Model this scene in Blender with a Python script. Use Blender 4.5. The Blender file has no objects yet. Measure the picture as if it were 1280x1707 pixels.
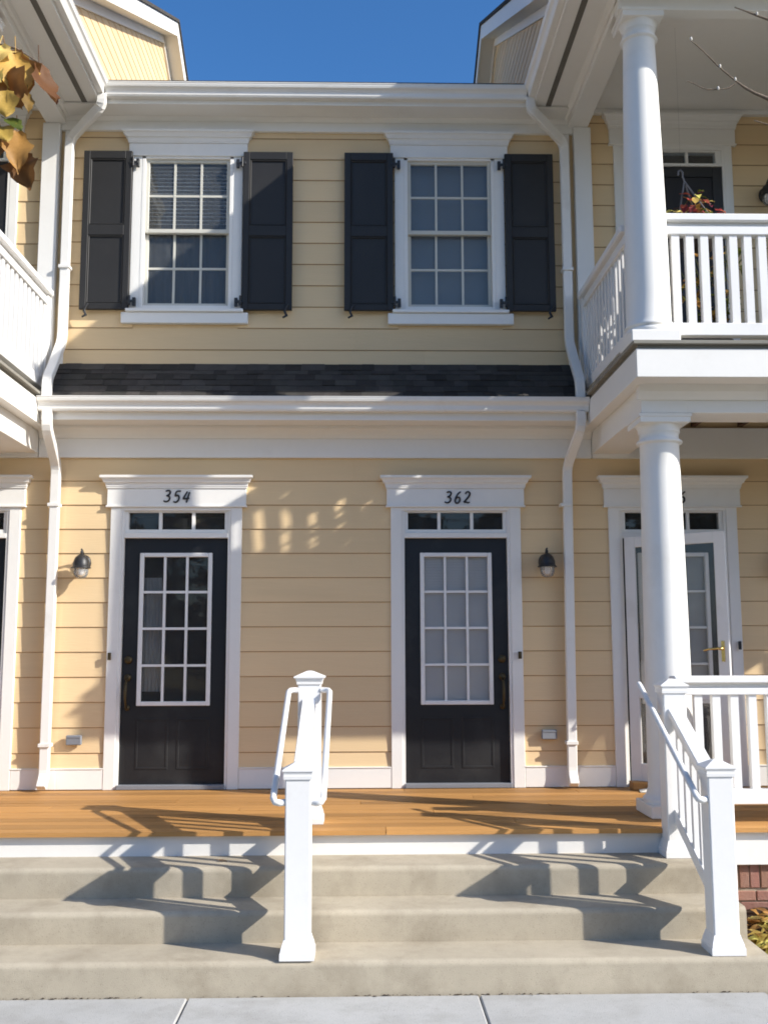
import bpy, bmesh, math, random
from mathutils import Vector, Matrix
random.seed(7)
sc = bpy.context.scene
C = sc.collection

# ------------------------------------------------------------------ camera
F, PITCH, YAW, ROLL, DIST, EYE = 1729.685, 0.1291, -0.0227, -0.0028, 8.645, 1.142
cam = bpy.data.objects.new('camera', bpy.data.cameras.new('camera'))
C.objects.link(cam)
cam.data.sensor_fit = 'VERTICAL'
cam.data.sensor_height = 36.0
cam.data.lens = 36.0 * F / 1707.0
cam.data.clip_start = 0.05
cam.data.clip_end = 3000
_r = Vector((math.cos(YAW), math.sin(YAW), 0)); _f = Vector((-math.sin(YAW), math.cos(YAW), 0)); _u = Vector((0, 0, 1))
_f2 = math.cos(PITCH) * _f + math.sin(PITCH) * _u
_u2 = math.cos(PITCH) * _u - math.sin(PITCH) * _f
_r3 = math.cos(ROLL) * _r + math.sin(ROLL) * _u2
_u3 = math.cos(ROLL) * _u2 - math.sin(ROLL) * _r
_m = Matrix((_r3, _u3, -_f2)).transposed().to_4x4()
_m.translation = Vector((0, -DIST, EYE))
cam.matrix_world = _m
sc.camera = cam

# ------------------------------------------------------------------ light
SUN = Vector((-1.0, 0.45, -0.61))          # direction the light travels
SUN_EL = math.atan2(0.61, math.hypot(1.0, 0.45))
SUN_AZ = math.atan2(1.0, -0.45)
w = bpy.data.worlds.new('World'); sc.world = w; w.use_nodes = True
nt = w.node_tree; nt.nodes.clear()
sky = nt.nodes.new('ShaderNodeTexSky'); sky.sky_type = 'NISHITA'; sky.sun_disc = False
sky.sun_elevation = SUN_EL; sky.sun_rotation = SUN_AZ
sky.air_density = 1.0; sky.dust_density = 1.8; sky.ozone_density = 7.0
bg = nt.nodes.new('ShaderNodeBackground'); bg.inputs['Strength'].default_value = 0.145
wo = nt.nodes.new('ShaderNodeOutputWorld')
hsv = nt.nodes.new('ShaderNodeHueSaturation'); hsv.inputs['Saturation'].default_value = 1.13
nt.links.new(sky.outputs[0], hsv.inputs['Color']); nt.links.new(hsv.outputs[0], bg.inputs[0]); nt.links.new(bg.outputs[0], wo.inputs[0])
sl = bpy.data.lights.new('sun', 'SUN'); sl.energy = 5.0; sl.angle = math.radians(0.55); sl.color = (1.0, 0.955, 0.88)
so = bpy.data.objects.new('sun', sl); C.objects.link(so); so.location = (20, -9, 14)
so.rotation_euler = SUN.to_track_quat('-Z', 'Y').to_euler()
sc.view_settings.view_transform = 'Standard'; sc.view_settings.look = 'None'
sc.view_settings.exposure = 0.46; sc.view_settings.gamma = 1.0
sc.view_settings.use_curve_mapping = False
sc.cycles.pixel_filter_type = 'BLACKMAN_HARRIS'; sc.cycles.filter_width = 1.8
try:
    sc.cycles.max_bounces = 8; sc.cycles.diffuse_bounces = 5; sc.cycles.transparent_max_bounces = 12
except Exception:
    pass

# ------------------------------------------------------------------ materials
def mat(name, col, rough=0.6, var=0.0, scale=6.0, bump=0.0, bscale=60.0, spec=0.4, metal=0.0, orand=0.0, dirt=None,
        stretch=(1, 1, 1), hrand=0.0, pores=None):
    """Principled paint/stone with two noises for tone, an optional fine bump and a tone of its own per object."""
    m = bpy.data.materials.new(name); m.use_nodes = True
    n, l = m.node_tree.nodes, m.node_tree.links
    b = n['Principled BSDF']
    b.inputs['Roughness'].default_value = rough; b.inputs['Metallic'].default_value = metal
    b.inputs['Specular IOR Level'].default_value = spec
    tc = n.new('ShaderNodeTexCoord'); geo = n.new('ShaderNodeNewGeometry')
    mp = n.new('ShaderNodeMapping'); mp.inputs['Scale'].default_value = stretch
    l.new(geo.outputs['Position'], mp.inputs['Vector'])
    out = None
    rgb = n.new('ShaderNodeRGB'); rgb.outputs[0].default_value = (*col, 1); out = rgb.outputs[0]
    def mul(fac_socket, lo, hi):
        nonlocal out
        mr = n.new('ShaderNodeMapRange'); mr.inputs['To Min'].default_value = lo; mr.inputs['To Max'].default_value = hi
        l.new(fac_socket, mr.inputs['Value'])
        mx = n.new('ShaderNodeVectorMath'); mx.operation = 'SCALE'
        l.new(out, mx.inputs[0]); l.new(mr.outputs[0], mx.inputs['Scale']); out = mx.outputs[0]
    if var > 0:
        ns = n.new('ShaderNodeTexNoise'); ns.inputs['Scale'].default_value = scale; ns.inputs['Detail'].default_value = 6
        l.new(mp.outputs[0], ns.inputs['Vector']); mul(ns.outputs['Fac'], 1 - 2 * var, 1 + 2 * var)
        ns2 = n.new('ShaderNodeTexNoise'); ns2.inputs['Scale'].default_value = scale * 9; ns2.inputs['Detail'].default_value = 4
        l.new(mp.outputs[0], ns2.inputs['Vector']); mul(ns2.outputs['Fac'], 1 - var, 1 + var)
    if orand > 0:
        oi = n.new('ShaderNodeObjectInfo'); mul(oi.outputs['Random'], 1 - orand, 1 + orand)
    if hrand > 0:
        oi = n.new('ShaderNodeObjectInfo'); hs = n.new('ShaderNodeHueSaturation')
        mr = n.new('ShaderNodeMapRange'); mr.inputs['To Min'].default_value = .5 - hrand; mr.inputs['To Max'].default_value = .5 + hrand
        wn = n.new('ShaderNodeTexWhiteNoise'); wn.noise_dimensions = '1D'
        l.new(oi.outputs['Random'], wn.inputs['W']); l.new(wn.outputs['Value'], mr.inputs['Value'])
        l.new(mr.outputs[0], hs.inputs['Hue']); l.new(out, hs.inputs['Color']); out = hs.outputs[0]
    if dirt:
        dcol, dscale, lo, hi, amt = dirt
        nd = n.new('ShaderNodeTexNoise'); nd.inputs['Scale'].default_value = dscale; nd.inputs['Detail'].default_value = 8
        nd.inputs['Roughness'].default_value = 0.65
        l.new(mp.outputs[0], nd.inputs['Vector'])
        mr = n.new('ShaderNodeMapRange'); mr.inputs['From Min'].default_value = lo; mr.inputs['From Max'].default_value = hi
        mr.inputs['To Max'].default_value = amt
        l.new(nd.outputs['Fac'], mr.inputs['Value'])
        mx = n.new('ShaderNodeMix'); mx.data_type = 'RGBA'
        l.new(mr.outputs[0], mx.inputs['Factor']); l.new(out, mx.inputs[6]); mx.inputs[7].default_value = (*dcol, 1)
        out = mx.outputs[2]
    if pores:
        psc, lo, hi, amt = pores
        npz = n.new('ShaderNodeTexNoise'); npz.inputs['Scale'].default_value = psc; npz.inputs['Detail'].default_value = 2
        l.new(mp.outputs[0], npz.inputs['Vector'])
        mr = n.new('ShaderNodeMapRange'); mr.inputs['From Min'].default_value = lo; mr.inputs['From Max'].default_value = hi
        mr.inputs['To Min'].default_value = 1.0; mr.inputs['To Max'].default_value = 1 - amt; l.new(npz.outputs['Fac'], mr.inputs['Value'])
        mx = n.new('ShaderNodeVectorMath'); mx.operation = 'SCALE'
        l.new(out, mx.inputs[0]); l.new(mr.outputs[0], mx.inputs['Scale']); out = mx.outputs[0]
    l.new(out, b.inputs['Base Color'])
    if bump > 0:
        nb = n.new('ShaderNodeTexNoise'); nb.inputs['Scale'].default_value = bscale; nb.inputs['Detail'].default_value = 5
        l.new(mp.outputs[0], nb.inputs['Vector'])
        bp = n.new('ShaderNodeBump'); bp.inputs['Strength'].default_value = bump; bp.inputs['Distance'].default_value = 0.01
        l.new(nb.outputs['Fac'], bp.inputs['Height']); l.new(bp.outputs[0], b.inputs['Normal'])
    return m

def glass_mat(name, tint=(0.9, 0.95, 1.0), dust=0.04, ior=1.5, boost=1.0, gcol=(1, 1, 1)):
    """Thin pane: Fresnel mirror over clear transmission, with a little dust."""
    m = bpy.data.materials.new(name); m.use_nodes = True
    n, l = m.node_tree.nodes, m.node_tree.links; n.clear()
    o = n.new('ShaderNodeOutputMaterial'); tr = n.new('ShaderNodeBsdfTransparent'); tr.inputs[0].default_value = (*tint, 1)
    gl = n.new('ShaderNodeBsdfGlossy'); gl.inputs['Roughness'].default_value = 0.015; gl.inputs[0].default_value = (*gcol, 1)
    fr = n.new('ShaderNodeFresnel'); fr.inputs[0].default_value = ior
    mth = n.new('ShaderNodeMath'); mth.operation = 'MULTIPLY'; mth.inputs[1].default_value = boost; mth.use_clamp = True
    l.new(fr.outputs[0], mth.inputs[0])
    geo = n.new('ShaderNodeNewGeometry')
    ns = n.new('ShaderNodeTexNoise'); ns.inputs['Scale'].default_value = 5; ns.inputs['Detail'].default_value = 3
    l.new(geo.outputs['Position'], ns.inputs['Vector'])
    bp = n.new('ShaderNodeBump'); bp.inputs['Strength'].default_value = 0.06; bp.inputs['Distance'].default_value = 0.01
    l.new(ns.outputs['Fac'], bp.inputs['Height']); l.new(bp.outputs[0], gl.inputs['Normal'])
    df = n.new('ShaderNodeBsdfDiffuse'); df.inputs[0].default_value = (0.7, 0.7, 0.68, 1)
    mx0 = n.new('ShaderNodeMixShader'); mx0.inputs[0].default_value = dust
    l.new(tr.outputs[0], mx0.inputs[1]); l.new(df.outputs[0], mx0.inputs[2])
    mx = n.new('ShaderNodeMixShader'); l.new(mth.outputs[0], mx.inputs[0])
    l.new(mx0.outputs[0], mx.inputs[1]); l.new(gl.outputs[0], mx.inputs[2]); l.new(mx.outputs[0], o.inputs[0])
    return m

def leaf_mat(name, col, trans=0.35, var=0.15):
    m = mat(name, col, rough=0.55, var=var, scale=25, spec=0.3, orand=0.25, hrand=0.02)
    n, l = m.node_tree.nodes, m.node_tree.links
    b = n['Principled BSDF']; o = [x for x in n if x.type == 'OUTPUT_MATERIAL'][0]
    t = n.new('ShaderNodeBsdfTranslucent'); src = b.inputs['Base Color'].links[0].from_socket
    l.new(src, t.inputs[0]); mx = n.new('ShaderNodeMixShader'); mx.inputs[0].default_value = trans
    l.new(b.outputs[0], mx.inputs[1]); l.new(t.outputs[0], mx.inputs[2]); l.new(mx.outputs[0], o.inputs[0])
    return m

M = {}
M['siding'] = mat('siding_paint', (0.745, 0.55, 0.315), 0.62, 0.03, 1.3, 0.12, 40, 0.3, orand=0.055, stretch=(0.25, 1, 2.5),
                  dirt=((0.50, 0.37, 0.20), 0.9, 0.55, 0.8, 0.35))
M['butt'] = mat('siding_butt_edge', (0.38, 0.25, 0.135), 0.8, 0.1, 20)  # dark butt colour, put in to deepen the shadow line under each lap
M['trim'] = mat('white_trim_paint', (0.80, 0.78, 0.735), 0.5, 0.02, 2.0, 0.04, 50, 0.35,
                dirt=((0.52, 0.47, 0.38), 1.6, 0.58, 0.85, 0.35))
M['sash'] = mat('cream_sash_paint', (0.58, 0.56, 0.49), 0.5, 0.03, 4)
M['vinyl'] = mat('white_vinyl', (0.78, 0.77, 0.75), 0.42, 0.02, 3.0, 0.03, 80, 0.4, dirt=((0.5, 0.47, 0.40), 2.5, 0.56, 0.85, 0.4))
M['gutter'] = mat('gutter_enamel', (0.79, 0.77, 0.725), 0.4, 0.02, 2.0, 0, 1, 0.45, dirt=((0.45, 0.40, 0.33), 3.0, 0.58, 0.85, 0.4))
M['door'] = mat('black_door_paint', (0.014, 0.0145, 0.016), 0.42, 0.08, 3.0, 0.06, 30, 0.4, dirt=((0.085, 0.085, 0.08), 1.7, 0.52, 0.85, 0.40))
M['shutter'] = mat('slate_shutter', (0.027, 0.026, 0.0255), 0.50, 0.06, 3.0, 0.04, 60, 0.3, dirt=((0.075, 0.074, 0.07), 1.3, 0.5, 0.9, 0.30))
M['iron'] = mat('black_iron', (0.018, 0.018, 0.019), 0.45, 0.05, 20, 0.1, 200, 0.5)
M['brass'] = mat('aged_brass', (0.085, 0.065, 0.035), 0.5, 0.1, 30, 0, 1, 0.5, metal=0.85)
M['gold'] = mat('polished_brass', (0.75, 0.52, 0.18), 0.25, 0.05, 30, 0, 1, 0.5, metal=1.0)
M['concrete'] = mat('old_concrete', (0.43, 0.375, 0.285), 0.92, 0.09, 2.0, 0.24, 200, 0.2, dirt=((0.22, 0.18, 0.125), 2.6, 0.47, 0.72, 0.55), pores=(150, .62, .74, .30))
M['paving'] = mat('pale_concrete', (0.45, 0.445, 0.425), 0.92, 0.06, 2.5, 0.35, 190, 0.2, orand=0.05, dirt=((0.27, 0.255, 0.225), 3.0, 0.48, 0.75, 0.55), pores=(110, .62, .74, .35))
M['deck'] = mat('stained_deck', (0.44, 0.225, 0.072), 0.6, 0.12, 3.0, 0.3, 40, 0.3, orand=0.28, stretch=(0.35, 9, 9),
                dirt=((0.16, 0.08, 0.035), 1.4, 0.56, 0.8, 0.5))
M['brick'] = mat('red_brick', (0.33, 0.175, 0.125), 0.88, 0.10, 9.0, 0.5, 120, 0.2, orand=0.28, dirt=((0.42, 0.33, 0.26), 6, 0.48, 0.8, 0.5), hrand=0.012)
M['mortar'] = mat('tan_mortar', (0.42, 0.34, 0.25), 0.95, 0.08, 12, 0.5, 150, 0.1)
M['shingle'] = mat('asphalt_shingle', (0.062, 0.056, 0.050), 0.92, 0.14, 14, 0.7, 350, 0.2, orand=0.35, hrand=0.02)
M['grey_wood'] = mat('weathered_wood', (0.25, 0.235, 0.20), 0.85, 0.12, 4, 0.3, 60, 0.2, stretch=(0.4, 5, 5))
M['joist'] = mat('brown_joist_wood', (0.10, 0.055, 0.032), 0.8, 0.15, 4, 0.2, 40, 0.2, stretch=(1, 0.4, 5))
M['outlet'] = mat('grey_metal_box', (0.20, 0.21, 0.23), 0.6, 0.05, 8, 0, 1, 0.3)
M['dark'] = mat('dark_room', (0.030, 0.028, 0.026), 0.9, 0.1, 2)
M['blind'] = mat('white_blind_slats', (0.86, 0.84, 0.82), 0.6, 0.02, 5)
M['shade'] = mat('pale_roller_shade', (0.23, 0.215, 0.19), 0.8, 0.04, 3)
M['curtain'] = mat('sheer_curtain', (0.34, 0.34, 0.33), 0.9, 0.12, 8)
M['drape'] = mat('dim_drape', (0.055, 0.048, 0.040), 0.9, 0.15, 5)
M['hanger'] = mat('dull_hanger', (0.13, 0.13, 0.14), 0.5, 0.05, 20)
M['gap'] = mat('soffit_vent_dark', (0.15, 0.14, 0.12), 0.9, 0.1, 8)
M['mulch'] = mat('dark_mulch', (0.045, 0.030, 0.022), 0.95, 0.35, 25, 1.0, 60, 0.1)
M['asphalt'] = mat('worn_asphalt', (0.17, 0.155, 0.135), 0.9, 0.12, 3, 0.4, 150, 0.2)
M['grass'] = mat('verge_grass', (0.17, 0.145, 0.06), 0.95, 0.25, 3, 1.0, 80, 0.1)
M['bark'] = mat('grey_bark', (0.12, 0.095, 0.075), 0.9, 0.2, 12, 0.9, 60, 0.2, stretch=(1, 1, 0.3))
M['twig'] = mat('twig_bark', (0.20, 0.155, 0.115), 0.8, 0.2, 60, 0.5, 300, 0.2)
M['leaf_brown'] = leaf_mat('dry_brown_leaf', (0.27, 0.155, 0.04))
M['leaf_gold'] = leaf_mat('golden_leaf', (0.54, 0.32, 0.08))
M['leaf_green'] = leaf_mat('green_leaf', (0.12, 0.145, 0.025))
M['leaf_rust'] = leaf_mat('rust_leaf', (0.16, 0.070, 0.025))
M['leaf_yellow'] = leaf_mat('yellow_leaf', (0.86, 0.70, 0.20))
M['leaf_tree'] = leaf_mat('distant_leaf', (0.030, 0.040, 0.014))
M['flower_red'] = leaf_mat('red_flower', (0.36, 0.075, 0.045))
M['flower_pink'] = leaf_mat('magenta_flower', (0.22, 0.04, 0.045))
M['glass'] = glass_mat('window_glass', dust=0.05, boost=0.6, gcol=(1, .94, .84))
M['door_glass'] = glass_mat('door_glass', tint=(0.9, 0.9, 0.9), dust=0.03, boost=0.65, gcol=(1, .95, .88))
M['jar'] = glass_mat('lantern_glass', tint=(0.97, 0.96, 0.95), dust=0.30)
M['screen'] = mat('black_screen', (0.020, 0.020, 0.024), 0.6, 0.1, 5)
M['basket'] = mat('dark_plastic_pot', (0.03, 0.022, 0.018), 0.5, 0.05, 5)
M['paper'] = mat('pale_paper', (0.7, 0.66, 0.58), 0.8, 0.1, 12)

# ------------------------------------------------------------------ mesh helpers
ORG = {}
class MB:
    def __init__(s): s.v = []; s.f = []; s.sm = []
    def add(s, vs, fs, smooth=False):
        o = len(s.v); s.v += [tuple(p) for p in vs]
        s.f += [tuple(i + o for i in f) for f in fs]; s.sm += [smooth] * len(fs); return s
    def box(s, x0, x1, y0, y1, z0, z1):
        x0, x1 = min(x0, x1), max(x0, x1); y0, y1 = min(y0, y1), max(y0, y1); z0, z1 = min(z0, z1), max(z0, z1)
        return s.add([(x0, y0, z0), (x1, y0, z0), (x1, y1, z0), (x0, y1, z0), (x0, y0, z1), (x1, y0, z1), (x1, y1, z1), (x0, y1, z1)],
                     [(0, 3, 2, 1), (4, 5, 6, 7), (0, 1, 5, 4), (1, 2, 6, 5), (2, 3, 7, 6), (3, 0, 4, 7)])
    def hexa(s, p): # 8 points ordered like box
        return s.add(p, [(0, 3, 2, 1), (4, 5, 6, 7), (0, 1, 5, 4), (1, 2, 6, 5), (2, 3, 7, 6), (3, 0, 4, 7)])
    def extrude_x(s, prof, x0, x1, smooth=False):
        """closed profile of (y,z) swept along x"""
        n = len(prof); vs = [(x0, y, z) for y, z in prof] + [(x1, y, z) for y, z in prof]
        fs = [(i, (i + 1) % n, n + (i + 1) % n, n + i) for i in range(n)] + [tuple(range(n))[::-1], tuple(range(n, 2 * n))]
        return s.add(vs, fs, smooth)
    def extrude_y(s, prof, y0, y1):
        n = len(prof); vs = [(x, y0, z) for x, z in prof] + [(x, y1, z) for x, z in prof]
        fs = [(i, (i + 1) % n, n + (i + 1) % n, n + i) for i in range(n)] + [tuple(range(n))[::-1], tuple(range(n, 2 * n))]
        return s.add(vs, fs)
    def rect_loft(s, x0, x1, y0, y1, prof, back_fixed=False):
        """stack of rectangles (z, outset); back_fixed keeps the y1 edge"""
        vs = []
        for z, o in prof:
            yb = y1 if back_fixed else y1 + o
            vs += [(x0 - o, y0 - o, z), (x1 + o, y0 - o, z), (x1 + o, yb, z), (x0 - o, yb, z)]
        fs = [(0, 3, 2, 1)]
        for i in range(len(prof) - 1):
            a = i * 4; b = a + 4
            fs += [(a + k, a + (k + 1) % 4, b + (k + 1) % 4, b + k) for k in range(4)]
        a = (len(prof) - 1) * 4; fs.append((a, a + 1, a + 2, a + 3))
        return s.add(vs, fs)
    def lathe(s, cx, cy, prof, seg=32, smooth=True):
        vs = []
        for r, z in prof:
            for k in range(seg):
                a = 2 * math.pi * k / seg; vs.append((cx + r * math.cos(a), cy + r * math.sin(a), z))
        fs = []
        for i in range(len(prof) - 1):
            for k in range(seg):
                k2 = (k + 1) % seg
                fs.append((i * seg + k, i * seg + k2, (i + 1) * seg + k2, (i + 1) * seg + k))
        s.add(vs, fs, smooth)
        s.add([vs[k] for k in range(seg)], [tuple(range(seg))[::-1]]); s.add([vs[-seg + k] for k in range(seg)], [tuple(range(seg))])
        return s
    def tube(s, pts, rads, seg=8, smooth=True):
        pts = [Vector(p) for p in pts]
        if not isinstance(rads, (list, tuple)): rads = [rads] * len(pts)
        vs = []; up = None
        for i, p in enumerate(pts):
            t = (pts[min(i + 1, len(pts) - 1)] - pts[max(i - 1, 0)]).normalized()
            if up is None:
                up = Vector((0, 0, 1)) if abs(t.z) < 0.9 else Vector((1, 0, 0))
            u = (up - t * up.dot(t)).normalized(); v = t.cross(u); up = u
            for k in range(seg):
                a = 2 * math.pi * k / seg; vs.append(p + rads[i] * (math.cos(a) * u + math.sin(a) * v))
        fs = []
        for i in range(len(pts) - 1):
            for k in range(seg):
                k2 = (k + 1) % seg; fs.append((i * seg + k, i * seg + k2, (i + 1) * seg + k2, (i + 1) * seg + k))
        s.add(vs, fs, smooth)
        s.add([vs[k] for k in range(seg)], [tuple(range(seg))[::-1]]); s.add([vs[-seg + k] for k in range(seg)], [tuple(range(seg))])
        return s
    def duct(s, pts, wx, wy):
        """rectangular downspout along a polyline; width stays along x / depth stays along y at vertical runs"""
        pts = [Vector(p) for p in pts]; q = [pts[0]]
        for i in range(1, len(pts) - 1):            # round the elbows
            a, b, c = pts[i - 1], pts[i], pts[i + 1]
            d = min(0.07, (a - b).length * .45, (c - b).length * .45)
            p0 = b + (a - b).normalized() * d; p2 = b + (c - b).normalized() * d
            for t in (0, .33, .67, 1): q.append(p0 * (1 - t) ** 2 + b * 2 * t * (1 - t) + p2 * t * t)
        q.append(pts[-1]); vs = []
        for i, p in enumerate(q):
            t = (q[min(i + 1, len(q) - 1)] - q[max(i - 1, 0)]).normalized()
            yv = Vector((0, 1, 0)); 
            if abs(t.y) > 0.85: yv = Vector((0, 0, 1))
            v = (yv - t * yv.dot(t)).normalized(); u = v.cross(t).normalized()
            c = 0.012
            for a, b in ((-1, -1), (1, -1), (1, 1), (-1, 1)):
                hx, hy = wx / 2, wy / 2
                vs.append(p + u * a * hx + v * b * hy)
        fs = []
        for i in range(len(q) - 1):
            for k in range(4):
                k2 = (k + 1) % 4; fs.append((i * 4 + k, i * 4 + k2, (i + 1) * 4 + k2, (i + 1) * 4 + k))
        n = len(q) - 1; fs += [(3, 2, 1, 0), (n * 4, n * 4 + 1, n * 4 + 2, n * 4 + 3)]
        return s.add(vs, fs)
    def rot_z(s, piv, ang):
        ca, sa = math.cos(ang), math.sin(ang)
        s.v = [(piv[0] + (x - piv[0]) * ca - (y - piv[1]) * sa, piv[1] + (x - piv[0]) * sa + (y - piv[1]) * ca, z) for x, y, z in s.v]
        return s
    def mesh(s, name, origin, bevel=0.0):
        me = bpy.data.meshes.new(name)
        me.from_pydata([(x - origin[0], y - origin[1], z - origin[2]) for x, y, z in s.v], [], s.f)
        me.polygons.foreach_set('use_smooth', s.sm)
        bm = bmesh.new(); bm.from_mesh(me)
        bmesh.ops.recalc_face_normals(bm, faces=bm.faces)
        if bevel > 0:
            ed = [e for e in bm.edges if len(e.link_faces) == 2 and e.calc_face_angle(0) > 0.6]
            bmesh.ops.bevel(bm, geom=ed, offset=bevel, segments=1, affect='EDGES', clamp_overlap=True)
        bm.to_mesh(me); bm.free(); me.update()
        return me
    def build(s, name, m, parent=None, bevel=0.0, kind=None):
        lo = [min(p[i] for p in s.v) for i in range(3)]; hi = [max(p[i] for p in s.v) for i in range(3)]
        o = ((lo[0] + hi[0]) / 2, (lo[1] + hi[1]) / 2, lo[2])
        ob = bpy.data.objects.new(name, s.mesh(name, o, bevel)); C.objects.link(ob)
        ob.data.materials.append(M[m] if isinstance(m, str) else m)
        place(ob, o, parent)
        if kind: ob['kind'] = kind
        return ob

def place(ob, o, parent):
    ORG[ob.name] = o
    if parent is not None:
        ob.parent = parent; p = ORG[parent.name]; ob.location = (o[0] - p[0], o[1] - p[1], o[2] - p[2])
    else:
        ob.location = o

def inst(name, me, o, parent, rot=None):
    ob = bpy.data.objects.new(name, me); C.objects.link(ob); place(ob, o, parent)
    if rot: ob.rotation_euler = rot
    return ob

def thing(name, loc, label, cat, group=None):
    o = bpy.data.objects.new(name, None); C.objects.link(o); o.empty_display_size = 0.1
    place(o, loc, None); tag(o, label, cat, group); return o

def node(name, loc, parent):
    o = bpy.data.objects.new(name, None); C.objects.link(o); o.empty_display_size = 0.1
    place(o, loc, parent); return o

def tag(o, label, cat, group=None):
    o['label'] = label; o['category'] = cat
    if group: o['group'] = group
    return o

def B(*a): return MB().box(*a)

CACHE = {}
def unit(key, fn, m):
    """shared mesh for alike pieces; fn returns an MB about the origin"""
    if key not in CACHE:
        me = fn().mesh(key[0], (0, 0, 0), 0); me.materials.append(M[m]); CACHE[key] = me
    return CACHE[key]

EXP_LO = 0.2032; Z_LO = 2.5241         # lower clapboards: exposure and one butt line
EXP_UP = 0.1913; Z_UP = 5.5733

def board_mesh(L, h):
    def fn():
        t = 0.0115
        jit = 0
        a, b = -L / 2, L / 2
        prof_ = [(.004, 0), (-t + .005, 0), (-t, .006), (-.003, h), (.004, h)]
        return MB().extrude_x(prof_, a, b)
    key = ('siding_board', round(L, 3), round(h, 3))
    if key not in CACHE:
        me = fn().mesh('siding_board', (0, 0, 0), 0)
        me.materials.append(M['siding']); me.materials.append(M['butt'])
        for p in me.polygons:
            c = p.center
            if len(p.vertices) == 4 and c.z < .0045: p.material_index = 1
        CACHE[key] = me
    return CACHE[key]

def siding(parent, spans, zb, zt, line, exp, holes=()):
    """clapboards on the wall plane y = 0.014; spans are x ranges, holes (x0,x1,z0,z1)"""
    jr = random.Random(int(zb * 100) + len(spans)); n0 = math.floor((zb - line) / exp + 1e-6)
    z = line + n0 * exp
    while z < zt - 0.01:
        a, b = max(z, zb), min(z + exp, zt)
        for x0, x1 in spans:
            segs = [(x0, x1)]
            for hx0, hx1, hz0, hz1 in holes:
                if b > hz0 + 0.01 and a < hz1 - 0.01:
                    ns = []
                    for s0, s1 in segs:
                        if hx1 <= s0 or hx0 >= s1: ns.append((s0, s1)); continue
                        if hx0 > s0 + .01: ns.append((s0, hx0))
                        if hx1 < s1 - .01: ns.append((hx1, s1))
                    segs = ns
            cut = []
            for s0, s1 in segs:
                while s1 - s0 > 3.9:
                    c = s0 + jr.uniform(1.3, 3.4); cut.append((s0, c - .001)); s0 = c + .001
                cut.append((s0, s1))
            for s0, s1 in cut:
                if s1 - s0 < 0.01: continue
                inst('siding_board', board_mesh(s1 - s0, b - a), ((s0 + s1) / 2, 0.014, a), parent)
        z += exp

def wall_holes(x0, x1, z0, z1, holes, y0=0.016, y1=0.11):
    xs = sorted({x0, x1, *[h[0] for h in holes if x0 < h[0] < x1], *[h[1] for h in holes if x0 < h[1] < x1]})
    zs = sorted({z0, z1, *[h[2] for h in holes if z0 < h[2] < z1], *[h[3] for h in holes if z0 < h[3] < z1]})
    mb = MB()
    for i in range(len(xs) - 1):
        for j in range(len(zs) - 1):
            cx, cz = (xs[i] + xs[i + 1]) / 2, (zs[j] + zs[j + 1]) / 2
            if any(h[0] < cx < h[1] and h[2] < cz < h[3] for h in holes): continue
            mb.box(xs[i], xs[i + 1], y0, y1, zs[j], zs[j + 1])
    return mb

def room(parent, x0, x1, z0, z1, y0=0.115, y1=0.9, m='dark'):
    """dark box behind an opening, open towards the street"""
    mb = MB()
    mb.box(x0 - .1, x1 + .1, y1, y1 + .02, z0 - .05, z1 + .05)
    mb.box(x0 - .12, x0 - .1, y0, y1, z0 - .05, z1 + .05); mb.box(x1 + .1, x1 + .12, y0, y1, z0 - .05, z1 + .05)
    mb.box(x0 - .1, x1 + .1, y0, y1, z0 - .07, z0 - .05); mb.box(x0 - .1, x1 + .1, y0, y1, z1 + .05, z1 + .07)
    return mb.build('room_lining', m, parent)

def pane_mesh(wd, h, m):
    return unit(('pane', round(wd, 3), round(h, 3), m), lambda: MB().box(-wd / 2, wd / 2, -.002, .002, 0, h), m)

def lite_grid(parent, x0, x1, z0, z1, nx, nz, bar, y, m_bar='vinyl', m_glass='glass', depth=.012, rot=None, bname='muntin'):
    """nx by nz panes with muntin bars between; panes and bars are pieces of parent"""
    pw = (x1 - x0 - bar * (nx - 1)) / nx; ph = (z1 - z0 - bar * (nz - 1)) / nz
    for i in range(nx):
        for j in range(nz):
            cx = x0 + i * (pw + bar) + pw / 2; cz = z0 + j * (ph + bar)
            o = (cx, y, cz); r = None
            if rot:
                piv, ang = rot; dx, dy = cx - piv[0], y - piv[1]
                o = (piv[0] + dx * math.cos(ang) - dy * math.sin(ang), piv[1] + dx * math.sin(ang) + dy * math.cos(ang), cz); r = (0, 0, ang)
            inst('pane', pane_mesh(pw + .004, ph + .004, m_glass), o, parent, r)
    for i in range(1, nx):
        cx = x0 + i * (pw + bar) - bar / 2
        mb = B(cx - bar / 2, cx + bar / 2, y - depth, y + depth, z0, z1)
        if rot: mb.rot_z(*rot)
        mb.build(bname, m_bar, parent)
    for j in range(1, nz):
        cz = z0 + j * (ph + bar) - bar / 2
        mb = B(x0, x1, y - depth + .002, y + depth - .002, cz - bar / 2, cz + bar / 2)
        if rot: mb.rot_z(*rot)
        mb.build(bname, m_bar, parent)

CROWN = [(0, 0), (0, .012), (.012, .012), (.013, .020), (.026, .022), (.036, .030), (.042, .040), (.043, .054), (.052, .056), (.053, .060), (.066, .072), (.074, .088), (.075, .100), (.092, .102), (.094, .098)]
def header(parent, cx, half, z0, zf, zt, y=-.020):
    """frieze board from z0 to zf with a mitred crown up to zt"""
    MB().box(cx - half, cx + half, y, .02, z0, zf).build('header_board', 'trim', parent, .003)
    MB().box(cx - half - .008, cx + half + .008, y - .010, .02, z0 - .012, z0 + .004).build('header_bead', 'trim', parent, .002)
    k = (zt - zf) / .094
    MB().rect_loft(cx - half, cx + half, y - .002, .019, [(zf + z * k, o * 0.55) for z, o in CROWN], True).build('header_crown', 'trim', parent)

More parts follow.
